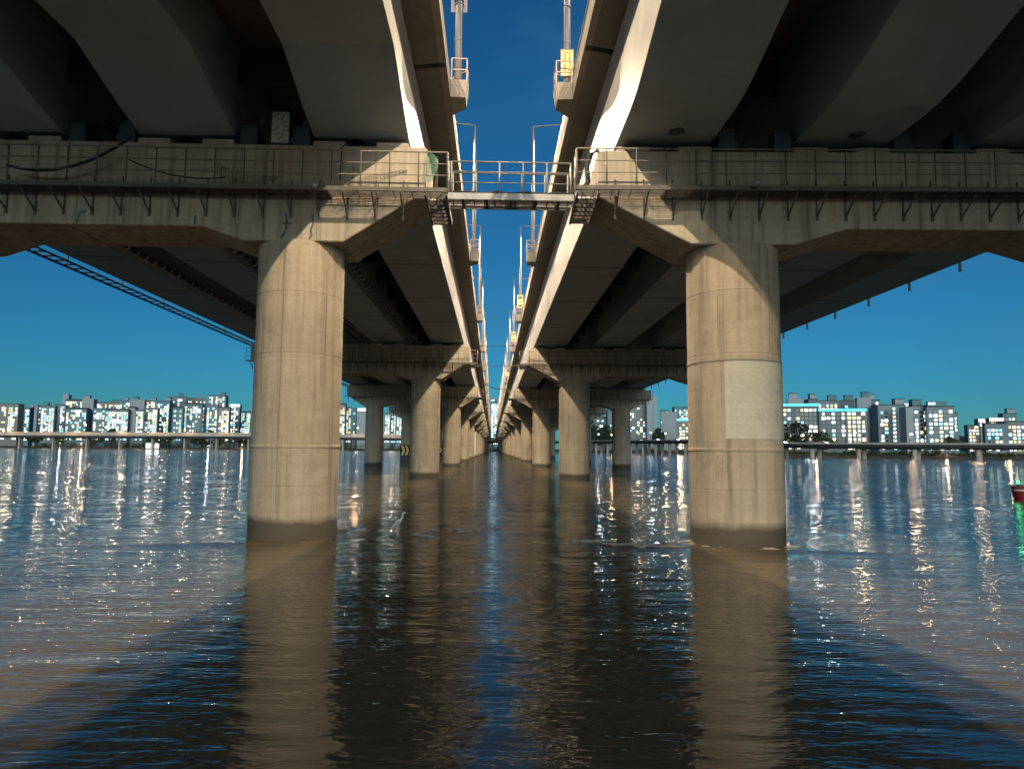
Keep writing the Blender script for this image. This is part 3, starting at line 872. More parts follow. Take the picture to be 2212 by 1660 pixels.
def net(name, label, a, q, drop, dip, m):
    a, q = Vector(a), Vector(q); mb = MB(); n, k = 16, 6
    def P(i, j):
        t = i/n; return a.lerp(q, t) + Vector((0, 0.02*math.sin(i*1.7+j), -dip*4*t*(1-t) - drop*j/k*(0.6+0.4*math.sin(1+3*t))))
    for i in range(n+1): mb.tube([P(i, j) for j in range(k+1)], 0.006, 4, False)
    for j in range(k+1): mb.tube([P(i, j) for i in range(n+1)], 0.006, 4, False)
    return tag(mb.build(name, m), label, "net")
net("safety_net", "dark net drooping behind the left walkway rail near the cap end", (-5.0, 22.9, 12.0), (-3.0, 22.9, 12.45), 0.35, -0.05, M["darknet"])
net("safety_net", "dark net slung low behind the middle of the left walkway", (-9.3, 22.8, 12.5), (-7.3, 22.8, 12.1), 0.4, 0.1, M["darknet"])
net("safety_net", "green net bunched at the inner end of the left pier cap", (-2.36, 23.2, 13.3), (-2.0, 23.6, 13.2), 1.1, 0.0, M["net"])
def vbracket(name, label, x, y, z):                           # small pale floodlight fittings on the walkway edge
    t = thing(name, label, "fitting", (x, y, z))
    mb = MB(); mb.tube([(0, 0, -0.08), (-0.02, 0, 0.75)], 0.03, 6); mb.build("stem", M["galv"], t)
    mb = MB(); mb.lathe([(0.02, -0.2), (0.09, -0.18), (0.11, -0.08), (0.06, 0.0), (0.01, 0.02)], 0, 0, 12); mb.build("housing", M["galv"], t)
    mb = MB(); mb.tube([(0.02, 0, 0.0), (0.2, 0, 0.12), (0.22, 0, 0.7)], 0.022, 6); mb.build("bracket", M["galv"], t)
vbracket("floodlight_fitting", "pale metal fitting on the left walkway above the column", -5.95, 22.42, 11.78)
vbracket("floodlight_fitting", "pale metal fitting on the right walkway above the column", 8.3, 21.1, 11.6)
wp = thing("perforated_panel", "white upright panel with dark slots on the left pier cap between girders", "panel", (-7.55, 23.7, 13.525))
mb = MB(); mb.box(-0.30, 0.30, -0.05, 0.05, 0.14, 1.26); mb.build("panel", M["whitep"], wp)
mb = MB(); mb.box(-0.30, 0.30, -0.06, 0.06, 0.0, 0.138); mb.build("foot", M["seam"], wp)
for x0, z0 in ((-0.2, 1.12), (-0.1, 0.98), (0.0, 0.83), (0.1, 0.69), (-0.27, 0.58), (-0.2, 0.42), (-0.1, 0.28), (0.05, 0.17), (0.19, 0.55)):
    mb = MB(); mb.beam((x0, -0.052, z0), (min(x0+0.21, 0.295), -0.052, z0+0.07), 0.006, 0.02, up=(1e-3, 0, 1)); mb.build("slot", M["mark"], wp)
for x0, z0 in ((0.1, 1.12), (-0.11, 0.70), (0.09, 0.42)):
    mb = MB(); mb.box(x0-0.025, x0+0.025, -0.055, -0.051, z0-0.03, z0+0.03); mb.build("slot", M["mark"], wp)

# ------------------------------------------------------------------ foam and scraps drifting past the columns
M["foam"] = simple("foam", (0.36, 0.33, 0.28), 0.9, var=0.2, scale=20)
def foam(label, spots, seed):
    r = random.Random(seed); mb = MB()
    for (x, y, sx, sy, n) in spots:
        for _ in range(n):
            cx_, cy_ = x + r.gauss(0, sx), y + r.gauss(0, sy); k = r.randint(5, 8); w = r.uniform(0.03, 0.13); hgt = r.uniform(0.015, 0.05)
            ring = [(cx_ + w*r.uniform(0.6, 1.3)*math.cos(6.28*i/k)*1.8, cy_ + w*0.6*r.uniform(0.6, 1.3)*math.sin(6.28*i/k)) for i in range(k)]
            mb.add([(a, b_, 0.0) for a, b_ in ring] + [(cx_ + (a-cx_)*0.6, cy_ + (b_-cy_)*0.6, hgt) for a, b_ in ring], [(i, (i+1) % k, k+(i+1) % k, k+i) for i in range(k)] + [tuple(range(k, 2*k))], True)
    return tag(stuff(mb.build("foam", M["foam"])), label, "foam")
foam("pale foam drifting left of the nearest right column", [(3.1, 23.6, 0.35, 0.12, 40), (4.3, 22.8, 0.35, 0.1, 45), (5.6, 22.3, 0.5, 0.1, 22)], 1)
foam("flecks of foam around the heron", [(-1.2, 26.5, 0.5, 0.25, 16), (-2.4, 25.2, 0.8, 0.5, 10), (-0.2, 27.4, 0.4, 0.2, 8)], 2)
rim = [(8.33 + 1.72*math.cos(t), 23.5 + 1.72*math.sin(t), 0.16, 0.07, random.choice((0, 0, 1, 3))) for t in [math.radians(d_) for d_ in range(175, 330, 9)]]
foam("thin foam rim round the foot of the nearest right column", rim, 3)
foam("foam streaks between the second pair of piers", [(-3, 74, 1.2, 0.3, 14), (3.5, 72, 1.2, 0.25, 16), (2.6, 62, 1.0, 0.3, 8), (-4.2, 92, 1.5, 0.4, 10)], 5)

# ------------------------------------------------------------------ marks on farther piers
def chevron(label, side, k, col, z0, w, h):
    b = BR[side]; x = b["cols"][col]; y = b["y0"] + SPAN*k - b["r"] - 0.12
    t = thing("chevron_board", label, "sign", (x, y, z0))
    mb = MB(); mb.box(-w/2, w/2, -0.03, 0.03, 0, h); mb.build("board", M["mark"], t)
    mb = MB(); mb.box(-w/2, w/2, -0.1, 0.1, -1.2, -0.003); mb.build("footing", M["darkst"], t)
    for i in range(3):
        x0 = -w*0.42 + i*w*0.3
        mb = MB(); a = w*0.17
        vs = [(x0, -0.036, h*0.08), (x0+a, -0.036, h*0.08), (x0+a+w*0.14, -0.036, h*0.5), (x0+w*0.14, -0.036, h*0.5), (x0+a, -0.036, h*0.92), (x0, -0.036, h*0.92)]
        vs += [(p[0], -0.031, p[2]) for p in vs]
        mb.add(vs, [(0,1,2,3), (3,2,4,5), (6,9,8,7), (9,11,10,8), (0,6,7,1), (1,7,8,2), (2,8,10,4), (4,10,11,5), (5,11,9,3), (3,9,6,0)])
        mb.build("chevron", M["chevy"], t)
    return t
chevron("yellow and black chevron board at the foot of an outer left column", "left", 3, 1, 1.25, 3.1, 2.6)
chevron("half-hidden chevron board behind the second left column's right side", "left", 5, 1, 1.4, 3.1, 2.4)
M["gauge"] = simple("gauge_white", (0.75, 0.74, 0.72), 0.5, var=0.05)
t = thing("water_gauge", "tall white water level gauge on a far left column", "gauge", (-6.93, BR["left"]["y0"] + SPAN*5 - 1.62, 0.8))
mb = MB(); mb.box(-0.75, 0.75, -0.04, 0.04, 0, 8.2); mb.build("gauge_board", M["gauge"], t)
for i in range(10):
    mb = MB(); mb.box(-0.7, 0.2 if i % 2 else -0.1, -0.05, -0.041, 0.4+i*0.78, 0.62+i*0.78); mb.build("tick_mark", M["bluep"], t)

# ------------------------------------------------------------------ heron standing in the shallows
def heron(loc):
    root = thing("heron", "pale grey heron standing in the water right of the nearest left column", "heron", loc, math.radians(8))
    M["heronw"] = simple("heron_pale", (0.82, 0.78, 0.68), 0.8, var=0.12, scale=30)
    M["herong"] = simple("heron_grey", (0.45, 0.45, 0.44), 0.8, var=0.2, scale=30)
    M["bill"] = simple("heron_bill", (0.62, 0.45, 0.2), 0.5)
    mb = MB()                                                 # tail, body, neck and head are one continuous surface
    J = [((-0.235, 0.225), 0.006), ((-0.19, 0.27), 0.026), ((-0.13, 0.33), 0.052), ((-0.065, 0.39), 0.070), ((-0.01, 0.44), 0.070), ((0.04, 0.485), 0.052), ((0.075, 0.53), 0.036), ((0.10, 0.58), 0.027), ((0.108, 0.635), 0.023), ((0.105, 0.675), 0.022), ((0.12, 0.702), 0.025), ((0.15, 0.712), 0.028), ((0.178, 0.709), 0.020), ((0.195, 0.706), 0.011)]
    mb.tube([(x, 0, z) for (x, z), r in J], [r for _, r in J], 14); mb.build("body", M["heronw"], root)
    for y_, x_ in ((0.03, 0.0), (-0.03, -0.03)):
        mb = MB(); mb.tube([(x_-0.03, y_, 0.40), (x_-0.005, y_, 0.30), (x_+0.015, y_, 0.22), (x_-0.01, y_, 0.12), (x_-0.005, y_, -0.15)], [0.035, 0.026, 0.012, 0.011, 0.009], 8); mb.build("leg", M["bill"], root)
    mb = MB(); mb.tube([(0.185, 0, 0.707), (0.23, 0, 0.70), (0.30, 0, 0.69)], [0.012, 0.009, 0.002], 8); mb.build("bill", M["bill"], root)
    for s in (-1, 1):
        mb = MB(); prof = [(-0.24, 0.225, 0.004), (-0.17, 0.30, 0.018), (-0.08, 0.38, 0.022), (-0.01, 0.44, 0.018), (0.025, 0.465, 0.004)]
        mb.tube([(x, s*0.055, z) for x, z, r in prof], [r*2.2 for *_, r in prof], 10); mb.build("wing", M["herong"], root)
        mb = MB(); mb.lathe([(0.0, -0.004), (0.004, 0), (0.0, 0.004)], 0, 0, 8); e = mb.build("eye", M["mark"], root, (0.165, s*0.024, 0.715))
    mb = MB(); mb.tube([(0.14, 0, 0.728), (0.10, 0, 0.722), (0.05, 0, 0.70)], [0.012, 0.008, 0.002], 6); mb.build("crest", M["mark"], root)
heron((-3.22, 24.6, 0.02)); bpy.data.objects["heron"].scale = (1.12, 1.12, 1.12)

# ------------------------------------------------------------------ buoy at the right edge
M["buoyred"] = simple("buoy_red", (0.30, 0.02, 0.02), 0.35, var=0.15, scale=3)
M["greenlight"] = emit("green_light", (0.05, 1.0, 0.20), 0.5)
t = thing("buoy", "dark red buoy with a bright green light at the right edge of the river", "buoy", (34.62, 44.9, 0))
mb = MB(); mb.lathe([(0.0, -0.3), (0.38, -0.3), (0.48, 0.1), (0.55, 0.74), (0.60, 0.76), (0.60, 0.85), (0.4, 0.92), (0.0, 0.95)], 0, 0, 28); mb.build("hull", M["buoyred"], t)
mb = MB(); mb.lathe([(0.53, 0.58), (0.565, 0.59), (0.575, 0.68), (0.545, 0.69)], 0, 0, 28); mb.build("rubbing_band", M["gauge"], t)
mb = MB(); mb.tube([(-0.36, -0.2, 0.85), (-0.36, -0.2, 1.05)], 0.05, 10); mb.build("lamp_base", M["mark"], t)
mb = MB(); mb.lathe([(0.0, -0.07), (0.08, -0.05), (0.10, 0.02), (0.06, 0.10), (0.0, 0.12)], 0, 0, 12); lamp = mb.build("lamp", M["greenlight"], t, (-0.36, -0.2, 1.12))
ld = bpy.data.lights.new("lamp_light", 'POINT'); ld.energy = 15; ld.color = (0.1, 1, 0.25); ld.shadow_soft_size = 0.12
lo = bpy.data.objects.new("lamp_light", ld); COL.objects.link(lo); lo.parent = t; lo.location = (-0.36, -0.2, 1.32)

# ------------------------------------------------------------------ riverside viaduct with lamps and cars
VP_ = [(-900, 735, 10.6), (-556, 760, 10.9), (-400, 772, 11.6), (-269, 780, 12.0), (-173, 790, 11.9), (-103, 790, 11.6), (1, 775, 9.2), (85, 620, 8.6), (128, 450, 7.4), (140, 385, 6.0), (146, 332, 4.6), (174, 288, 4.2), (225, 245, 4.05), (330, 190, 4.0)]
def dense(P, n=10):
    out = []
    for i in range(len(P)-1):
        p0, p1, p2, p3 = [Vector(P[max(0, min(len(P)-1, j))]) for j in (i-1, i, i+1, i+2)]
        for k in range(n):
            t = k/n
            out.append(0.5*((2*p1) + (-p0+p2)*t + (2*p0-5*p1+4*p2-p3)*t*t + (-p0+3*p1-3*p2+p3)*t**3))
    out.append(Vector(P[-1])); return out
PATH = dense(VP_)
NRM = []
for i, p in enumerate(PATH):
    d = (PATH[min(i+1, len(PATH)-1)] - PATH[max(i-1, 0)]); d.z = 0; d.normalize(); NRM.append(Vector((d.y, -d.x, 0)))   # towards the river
def sweep(sec, i0=0, i1=None):
    i1 = len(PATH) if i1 is None else i1
    mb = MB(); m = len(sec); vs = []
    for i in range(i0, i1):
        for (a, z) in sec: vs.append(PATH[i] + NRM[i]*a + Vector((0, 0, z)))
    fs = [(i*m+k, i*m+(k+1) % m, (i+1)*m+(k+1) % m, (i+1)*m+k) for i in range(i1-i0-1) for k in range(m)]
    fs += [tuple(range(m)), tuple(range(len(vs)-1, len(vs)-1-m, -1))]
    return mb.add(vs, fs)
via = thing("viaduct", "low riverside viaduct with orange-lit barrier running along the far bank", "viaduct", (0, 0, 0))
M["viac"] = simple("viaduct_concrete", (0.42, 0.36, 0.29), 0.9, var=0.2, scale=0.15)
M["viad"] = simple("viaduct_steel", (0.035, 0.035, 0.035), 0.8, var=0.2, scale=0.2)
sweep([(-5, 1.2), (-3.5, 0), (3.5, 0), (4.6, 0.4), (5, 3.0), (-5, 3.0)], 0, 62).build("deck", M["viad"], via)
sweep([(-5, 0.6), (-3.5, 0), (3.5, 0), (5, 0.6), (5, 1.9), (-5, 1.9)], 61).build("deck", M["viad"], via)
for i0 in range(0, 62, 2): sweep([(4.80, 2.7), (5.06, 2.7), (5.06, 6.6), (4.80, 6.6)], i0, min(i0+3, 63)).build("barrier_panel", M["viac"], via)
sweep([(4.75, 1.9), (5.05, 1.9), (5.05, 2.6), (4.75, 2.6)], 61).build("barrier", M["viac"], via)
sweep([(-5.05, 1.9), (-4.75, 1.9), (-4.75, 2.8), (-5.05, 2.8)], 61).build("barrier", M["viac"], via)
acc = 0; last = PATH[0]; nextd = 10; li = 0
S = [0]
for i in range(1, len(PATH)): S.append(S[-1] + (PATH[i]-PATH[i-1]).length)
def at_s(s):
    for i in range(1, len(S)):
        if S[i] >= s:
            t = (s - S[i-1]) / (S[i]-S[i-1]); return PATH[i-1].lerp(PATH[i], t), NRM[i]
    return PATH[-1], NRM[-1]
s_ = 360
while s_ < S[-1] - 5:
    p, n_ = at_s(s_)
    for off in (-2.6, 2.6):
        q = p + n_*off
        mb = MB(); mb.lathe([(0.95, -1.5), (0.95, p.z-0.6), (1.5, p.z+0.02)], 0, 0, 14, smooth=False)
        mb.build("pillar", M["viac"], via, (q.x, q.y, 0))
    s_ += 34 if p.x < 60 else 22
M["orange"] = emit("sodium_lamp", (1.0, 0.66, 0.36), 5)
M["coollamp"] = emit("white_lamp", (0.80, 0.93, 1.0), 5)
M["dpole"] = simple("dark_pole", (0.08, 0.08, 0.08), 0.6)
def bank_lamp(label, loc, h, warm=True, watts=300.0, r=0.42, arm=1.2):
    t = thing("street_lamp", label, "street lamp", loc, group="street lamps along the far bank")
    mb = MB(); mb.tube([(0, 0, 0), (0, 0, h), (0.0, -arm/2, h+0.3), (0, -arm, h+0.3)], [0.14, 0.09, 0.07, 0.06], 6); mb.build("pole", M["dpole"], t)
    mb = MB(); mb.lathe([(0.0, -r*0.6), (r*0.8, -r*0.4), (r, 0.0), (r*0.6, r*0.5), (0, r*0.6)], 0, 0, 8); mb.build("lamp_head", M["orange"] if warm else M["coollamp"], t, (0, -arm-0.1, h+0.05))
    if watts:
        ld = bpy.data.lights.new("lamp_light", 'POINT'); ld.energy = watts * 8; ld.color = (1.0, 0.62, 0.32) if warm else (0.8, 0.92, 1.0); ld.shadow_soft_size = 0.5
        lo = bpy.data.objects.new("lamp_light", ld); COL.objects.link(lo); lo.parent = t; lo.location = (0, -arm-0.1, h-0.75)
def via_near(x):
    best = min(range(len(PATH)), key=lambda i: abs(PATH[i].x - x) if PATH[i].y > 200 else 1e9); return PATH[best], NRM[best]
LX = [-528, -506, -482, -455, -434, -396, -369, -353, -335, -295, -240, -150, -112]
for i, x in enumerate(LX):
    p, n_ = via_near(x)
    q = p + n_*4.5
    bank_lamp(f"{ORD[i]} orange street lamp from the left edge on the far viaduct", (q.x, q.y, p.z+3.0), 9.5 + (i*37 % 5)*0.5, True, 900.0, 0.75, 2.4)
s0 = S[[i for i in range(len(PATH)) if PATH[i].x > 60][0]]
for i in range(22):
    p, n_ = at_s(s0 + 20 + i*24.0)
    if p.x > 260: break
    q = p - n_*4.3
    bank_lamp(f"{ORD[i]} street lamp along the right stretch of the viaduct, counted from the bridges", (q.x, q.y, p.z+1.9), 4.4 + (i*7 % 4)*0.9, i % 4 != 2, 260.0, 0.5)
# small park lamps below the viaduct
for i, (x, y, w_) in enumerate(((-500, 822, 0), (-478, 826, 1), (-340, 846, 0), (-300, 846, 1), (150, 560, 1), (166, 430, 0), (176, 375, 1), (206, 312, 1), (226, 300, 1), (250, 292, 1), (262, 286, 0))):
    bank_lamp(f"low park lamp under the viaduct, {ORD[i]} from the left", (x, y, 2.2), 3.6, bool(w_), 450.0, 0.3)
    
M["carw"] = simple("car_white", (0.6, 0.6, 0.6), 0.3, var=0.02)
M["card"] = simple("car_dark", (0.04, 0.045, 0.05), 0.3, var=0.02)
M["carglass"] = simple("car_glass", (0.02, 0.025, 0.03), 0.1, var=0.02)
M["headl"] = emit("headlight", (0.9, 0.95, 1.0), 6)
M["taill"] = emit("taillight", (1.0, 0.05, 0.03), 3)
def car(label, s_, off, m, head):
    p, n_ = at_s(s_)
    d = Vector((-n_.y, n_.x, 0))
    t = thing("car", label, "car", (p.x + n_.x*off, p.y + n_.y*off, p.z+1.9), math.atan2(d.y, d.x), "cars on the viaduct")
    mb = MB(); side = [(-2.2, 0.35), (2.2, 0.35), (2.25, 0.75), (1.3, 0.9), (0.7, 1.42), (-0.9, 1.45), (-1.7, 0.98), (-2.25, 0.9)]
    mb.prism_y(side, -0.88, 0.88); mb.build("body", m, t, bevel=0.08)
    mb = MB(); mb.prism_y([(-1.45, 0.98), (1.15, 0.95), (0.62, 1.36), (-0.85, 1.39)], -0.895, 0.895); mb.build("side_window", M["carglass"], t)
    for x in (-1.35, 1.35):
        for y in (-0.8, 0.8):
            mb = MB(); mb.lathe([(0.0, -0.1), (0.32, -0.1), (0.32, 0.1), (0.0, 0.1)], 0, 0, 12); o = mb.build("wheel", M["mark"], t, (x, y, 0.32)); o.rotation_euler = (math.pi/2, 0, 0)
    for x, mm, nm in ((2.26, M["headl"], "headlight"), (-2.28, M["taill"], "taillight")):
        for y in (-0.62, 0.62):
            mb = MB(); mb.box(-0.05, 0.05, -0.2, 0.2, -0.12, 0.12); mb.build(nm, mm, t, (x, y, 0.72))
for i in range(8):
    car(f"{'white' if i % 2 else 'dark'} car on the right stretch of the viaduct, {ORD[i]} from the bridges", s0 + 150 + i*31 + (i*17 % 9), 2.4 if i % 3 else -2.2, M["carw"] if i % 2 else M["card"], i % 2)

# ------------------------------------------------------------------ vegetation on the bank
M["leaf"] = simple("leaf_green", (0.05, 0.075, 0.025), 0.9, var=0.5, scale=0.8)
M["leafd"] = simple("leaf_dark", (0.022, 0.04, 0.022), 0.9, var=0.4, scale=0.6)
M["bark"] = simple("bark", (0.07, 0.05, 0.035), 0.95)
def leaves(r, c, rad, count, size, mb=None):
    mb = mb or MB(); cl = [Vector((r.gauss(0, .55), r.gauss(0, .55), r.gauss(0, .5))) for _ in range(14)]
    for _ in range(count):
        q = r.choice(cl); d = q + Vector((r.gauss(0, .28), r.gauss(0, .28), r.gauss(0, .25)))
        if d.length > 1.25: d *= 1.2/d.length
        p = Vector(c) + Vector((d.x*rad[0], d.y*rad[1], d.z*rad[2]))
        a = Vector((r.uniform(-1, 1), r.uniform(-1, 1), r.uniform(-1, 1))).normalized(); b_ = a.cross(Vector((r.uniform(-1, 1), r.uniform(-1, 1), r.uniform(-1, 1)))).normalized()
        s = size * r.uniform(0.6, 1.4)
        mb.add([p - a*s, p + b_*s*0.6, p + a*s, p - b_*s*0.6], [(0, 1, 2, 3)])
    return mb
def tree(label, loc, h, w, seed, m, group="trees on the far bank"):
    r = random.Random(seed)
    t = thing("tree", label, "tree", loc, 0, group)
    mb = MB(); mb.tube([(0, 0, -0.3), (0.1, 0, h*0.3), (0.0, 0.1, h*0.6)], [0.05*h*0.6, 0.03*h*0.6, 0.012*h], 8)
    for k in range(5):
        a = r.uniform(0, 6.28); mb.tube([(0.05, 0, h*0.28 + k*0.06*h), (math.cos(a)*w*0.35, math.sin(a)*w*0.35, h*0.5 + k*0.07*h)], [0.014*h, 0.005*h], 5)
    mb.build("trunk", M["bark"], t)
    leaves(r, (0, 0, h*0.6), (w*0.5, w*0.5, h*0.36), 900, 0.055*h).build("crown", m, t)
tree("tall dark tree left of the centre-right far column", (97, 668, 2.2), 27, 20, 1, M["leafd"])
tree("tall dark tree tucked behind the far right column", (107, 655, 2.2), 23, 15, 2, M["leafd"])
tree("dark tree in front of the white end wall", (147, 612, 2.2), 19, 9, 3, M["leafd"])
tree("dark spreading tree right of the nearest right column", (184, 420, 2.2), 18, 16, 4, M["leafd"])
tree("dark round tree beside the spreading tree on the right bank", (206, 430, 2.2), 13, 14, 5, M["leafd"])
for i, x in enumerate((-525, -497, -466, -440, -404, -380, -352, -341, -322, -300, -282)):
    tree(f"low brownish tree behind the left viaduct, {ORD[i]} from the left", (x, 815 + (i*7 % 5)*3 + (12 if x > -420 else 0), 2.2), 14 + (i*5 % 4)*2, 15 + (i*3 % 4)*2, 20+i, M["leaf"])
for i, (x, y) in enumerate(((172, 470), (190, 395), (232, 345), (262, 330), (283, 350), (300, 330))):
    tree(f"small bank tree behind the right viaduct, {ORD[i]} from the bridges", (x, y, 2.2), 8 + (i*5 % 3), 9, 40+i, M["leaf"])
def shrub_mass(pts, h, seed, count):
    r = random.Random(seed); mb = MB()
    for i in range(count):
        t = r.random()*(len(pts)-1); k = int(t); f = t-k
        x = pts[k][0]*(1-f) + pts[k+1][0]*f + r.gauss(0, 2); y = pts[k][1]*(1-f) + pts[k+1][1]*f + r.gauss(0, 2.5)
        hh = h*(0.45 + 0.55*abs(math.sin(t*9.3+seed))*abs(math.sin(t*3.1)) + r.uniform(-.1, .1))
        leaves(r, (x, y, 1.0 + hh*0.45), (2.6, 1.8, hh*0.55), 26, 0.5, mb)
    o = stuff(mb.build("shrub_cover", M["leaf"])); return o
tag(shrub_mass([inland(k, 14) for k in range(2, 6)], 10.0, 3, 560), "dark green shrub cover along the left far bank under the viaduct", "shrubs")
tag(shrub_mass([inland(k, 13) for k in range(6, 11)], 3.2, 6, 420), "low green shrub cover along the right far bank under the viaduct", "shrubs")

# small lit white kiosk under the left viaduct
M["kiosk"] = emit("kiosk_glow", (0.92, 0.96, 1.0), 0.35)
t = thing("kiosk", "small brightly lit white kiosk on the far bank under the left viaduct", "kiosk", (-397, 826, 0.9))
mb = MB(); mb.box(-6.5, 6.5, -2, 2, 0.3, 5.0); mb.build("lit_wall", M["kiosk"], t)
mb = MB(); mb.prism_y([(-7.5, 5.0), (7.5, 5.0), (6.0, 6.6), (-6.0, 6.6)], -2.6, 2.6); mb.build("roof", M["gauge"], t)
mb = MB(); mb.box(-7.2, 7.2, -2.4, 2.4, -0.8, 0.3); mb.build("plinth", M["darkst"], t)

# ------------------------------------------------------------------ the city beyond
CITY=[
  (-601.8, 880, 21.9, 54.2, 'w', 'n', 'left') ,
  (-696.0, 1050, 17.4, 58.9, 't', 'n', 'left') ,
  (-750.1, 1150, 5.0, 68.2, 'p', 'n', 'left') ,
  (-742.9, 1150, 4.2, 68.3, 'p', 'n', 'left') ,
  (-704.2, 1100, 4.6, 63.6, 'c', 'n', 'left') ,
  (-566.4, 900, 15.7, 53.0, 'c', 'h', 'left') ,
  (-588.8, 960, 14.4, 58.4, 'c', 'n', 'left') ,
  (-605.5, 1000, 7.5, 75.1, 'p', 'n', 'left') ,
  (-583.3, 990, 28.9, 66.5, 'w', 'g', 'left') ,
  (-518.7, 880, 23.7, 48.7, 't', 'g', 'left') ,
  (-516.9, 900, 13.5, 62.3, 'p', 'h', 'left') ,
  (-490.5, 880, 13.5, 49.8, 't', 'n', 'left') ,
  (-551.9, 1000, 23.4, 64.9, 'w', 'n', 'left') ,
  (-458.2, 860, 25.8, 46.9, 'c', 'g', 'left') ,
  (-533.1, 1010, 23.6, 68.3, 't', 'h', 'left') ,
  (-446.2, 870, 8.4, 50.2, 'p', 'g', 'left') ,
  (-485.4, 960, 18.5, 65.9, 'p', 'h', 'left') ,
  (-425.9, 850, 10.0, 46.6, 'c', 'n', 'left') ,
  (-417.9, 860, 16.3, 48.7, 'c', 'n', 'left') ,
  (-475.0, 980, 18.9, 65.9, 'w', 'h', 'left') ,
  (-435.4, 930, 15.3, 62.9, 't', 'h', 'left') ,
  (-431.1, 960, 22.1, 70.4, 'c', 'h', 'left') ,
  (-385.0, 860, 11.5, 50.5, 't', 'g', 'left') ,
  (-423.1, 1000, 26.9, 71.4, 'w', 'h', 'left') ,
  (-375.7, 880, 22.2, 56.0, 't', 'g', 'left') ,
  (-362.9, 900, 20.0, 57.0, 'c', 'n', 'left') ,
  (-389.9, 990, 25.0, 74.7, 'c', 'h', 'left') ,
  (-332.9, 870, 13.2, 51.2, 'w', 'g', 'left') ,
  (-338.3, 920, 12.9, 58.1, 'c', 'S', 'left') ,
  (-387.4, 1100, 16.3, 58.7, 't', 'n', 'left') ,
  (-187.1, 870, 7.4, 57.1, 'w', 'g', 'centre-left') ,
  (-185.5, 900, 8.1, 54.7, 'w', 'n', 'centre-left') ,
  (-198.0, 1000, 5.2, 59.1, 'd', 'n', 'centre-left') ,
  (-164.9, 880, 10.8, 52.0, 'p', 'S', 'centre-left') ,
  (-132.7, 880, 8.3, 46.9, 'c', 'n', 'centre-left') ,
  (-127.8, 900, 7.3, 48.6, 't', 'n', 'centre-left') ,
  (-116.5, 870, 7.0, 43.0, 'c', 'n', 'centre-left') ,
  (3.1, 1000, 12.5, 70.4, 'c', 's', 'centre') ,
  (2.8, 1080, 9.6, 81.6, 'p', 'n', 'centre') ,
  (118.2, 760, 19.3, 38.8, 'd', 'n', 'centre-right') ,
  (133.9, 740, 22.0, 45.1, 'd', 'n', 'centre-right') ,
  (150.5, 720, 20.3, 53.3, 'd', 'n', 'centre-right') ,
  (161.6, 700, 10.2, 57.1, 'p', 'n', 'centre-right') ,
  (249.1, 1000, 12.8, 60.4, 't', 'n', 'centre-right') ,
  (273.5, 1000, 20.8, 65.4, 't', 'n', 'centre-right') ,
  (184.3, 720, 16.1, 42.1, 'p', 'n', 'centre-right') ,
  (171.5, 620, 11.2, 30.2, 'w', 'l', 'centre-right') ,
  (213.4, 480, 28.0, 35.2, 'd', 'l', 'right') ,
  (238.5, 540, 11.3, 43.9, 'p', 'h', 'right') ,
  (262.2, 560, 7.3, 45.1, 'd', 'h', 'right') ,
  (273.9, 560, 19.1, 44.0, 'c', 'h', 'right') ,
  (294.7, 570, 12.4, 44.9, 'd', 'h', 'right') ,
  (233.6, 470, 18.0, 31.2, 'd', 'l', 'right') ,
  (246.9, 465, 13.8, 31.2, 'w', 'l', 'right') ,
  (282.6, 520, 9.6, 43.5, 'p', 'h', 'right') ,
  (296.6, 530, 7.4, 42.8, 't', 'h', 'right') ,
  (292.2, 500, 19.5, 37.1, 'c', 'h', 'right') ,
  (325.4, 540, 6.2, 40.5, 'p', 'S', 'right') ,
  (291.7, 478, 4.8, 33.8, 'p', 'n', 'right') ,
  (307.4, 490, 11.4, 35.9, 'c', 'h', 'right') ,
  (315.2, 480, 16.9, 34.8, 'c', 's', 'right') ,
  (352.6, 520, 4.2, 33.0, 't', 'n', 'right') ,
  (437.3, 620, 9.8, 27.4, 'w', 'n', 'far right') ,
  (462.1, 640, 10.7, 34.0, 'w', 'S', 'far right') ,
  (443.9, 600, 11.1, 33.0, 'w', 'S', 'far right') ,
  (486.5, 640, 11.3, 39.5, 't', 'h', 'far right') ,
  (384.5, 520, 15.1, 24.9, 'c', 'n', 'far right') ,
  (407.7, 530, 15.7, 26.9, 'w', 'n', 'far right') ,
]
WM = [emit("window_cool", (0.62, 0.90, 1.0), 0.19), emit("window_white", (1.0, 0.93, 0.76), 0.19), emit("window_warm", (1.0, 0.72, 0.34), 0.18), emit("window_cyan", (0.30, 0.80, 1.0), 0.18), emit("window_green", (0.72, 1.0, 0.62), 0.16)]
WB = [emit("window_cool_bright", (0.75, 0.95, 1.0), 0.6), emit("window_white_bright", (1.0, 0.95, 0.85), 0.6), emit("window_warm_bright", (1.0, 0.80, 0.48), 0.5)]
WD = simple("window_dark", (0.02, 0.035, 0.045), 0.2, var=0.2)
CM = {"w": simple("facade_beige", (0.24, 0.24, 0.215), 0.85, var=0.08, scale=0.1), "c": simple("facade_grey", (0.21, 0.26, 0.28), 0.85, var=0.08, scale=0.1), "t": simple("facade_teal_grey", (0.13, 0.23, 0.26), 0.85, var=0.08, scale=0.1),
      "d": simple("facade_dark_grey", (0.16, 0.19, 0.20), 0.85, var=0.08, scale=0.1), "p": simple("facade_pale", (0.33, 0.36, 0.37), 0.85, var=0.06, scale=0.1)}
ROOFM = simple("roof_dark", (0.05, 0.06, 0.07), 0.8)
LED = emit("led_cyan", (0.05, 0.70, 1.0), 0.4); LEDW = emit("led_white", (0.95, 0.97, 1.0), 0.3); LEDP = emit("sign_pink", (1.0, 0.66, 0.6), 0.2)
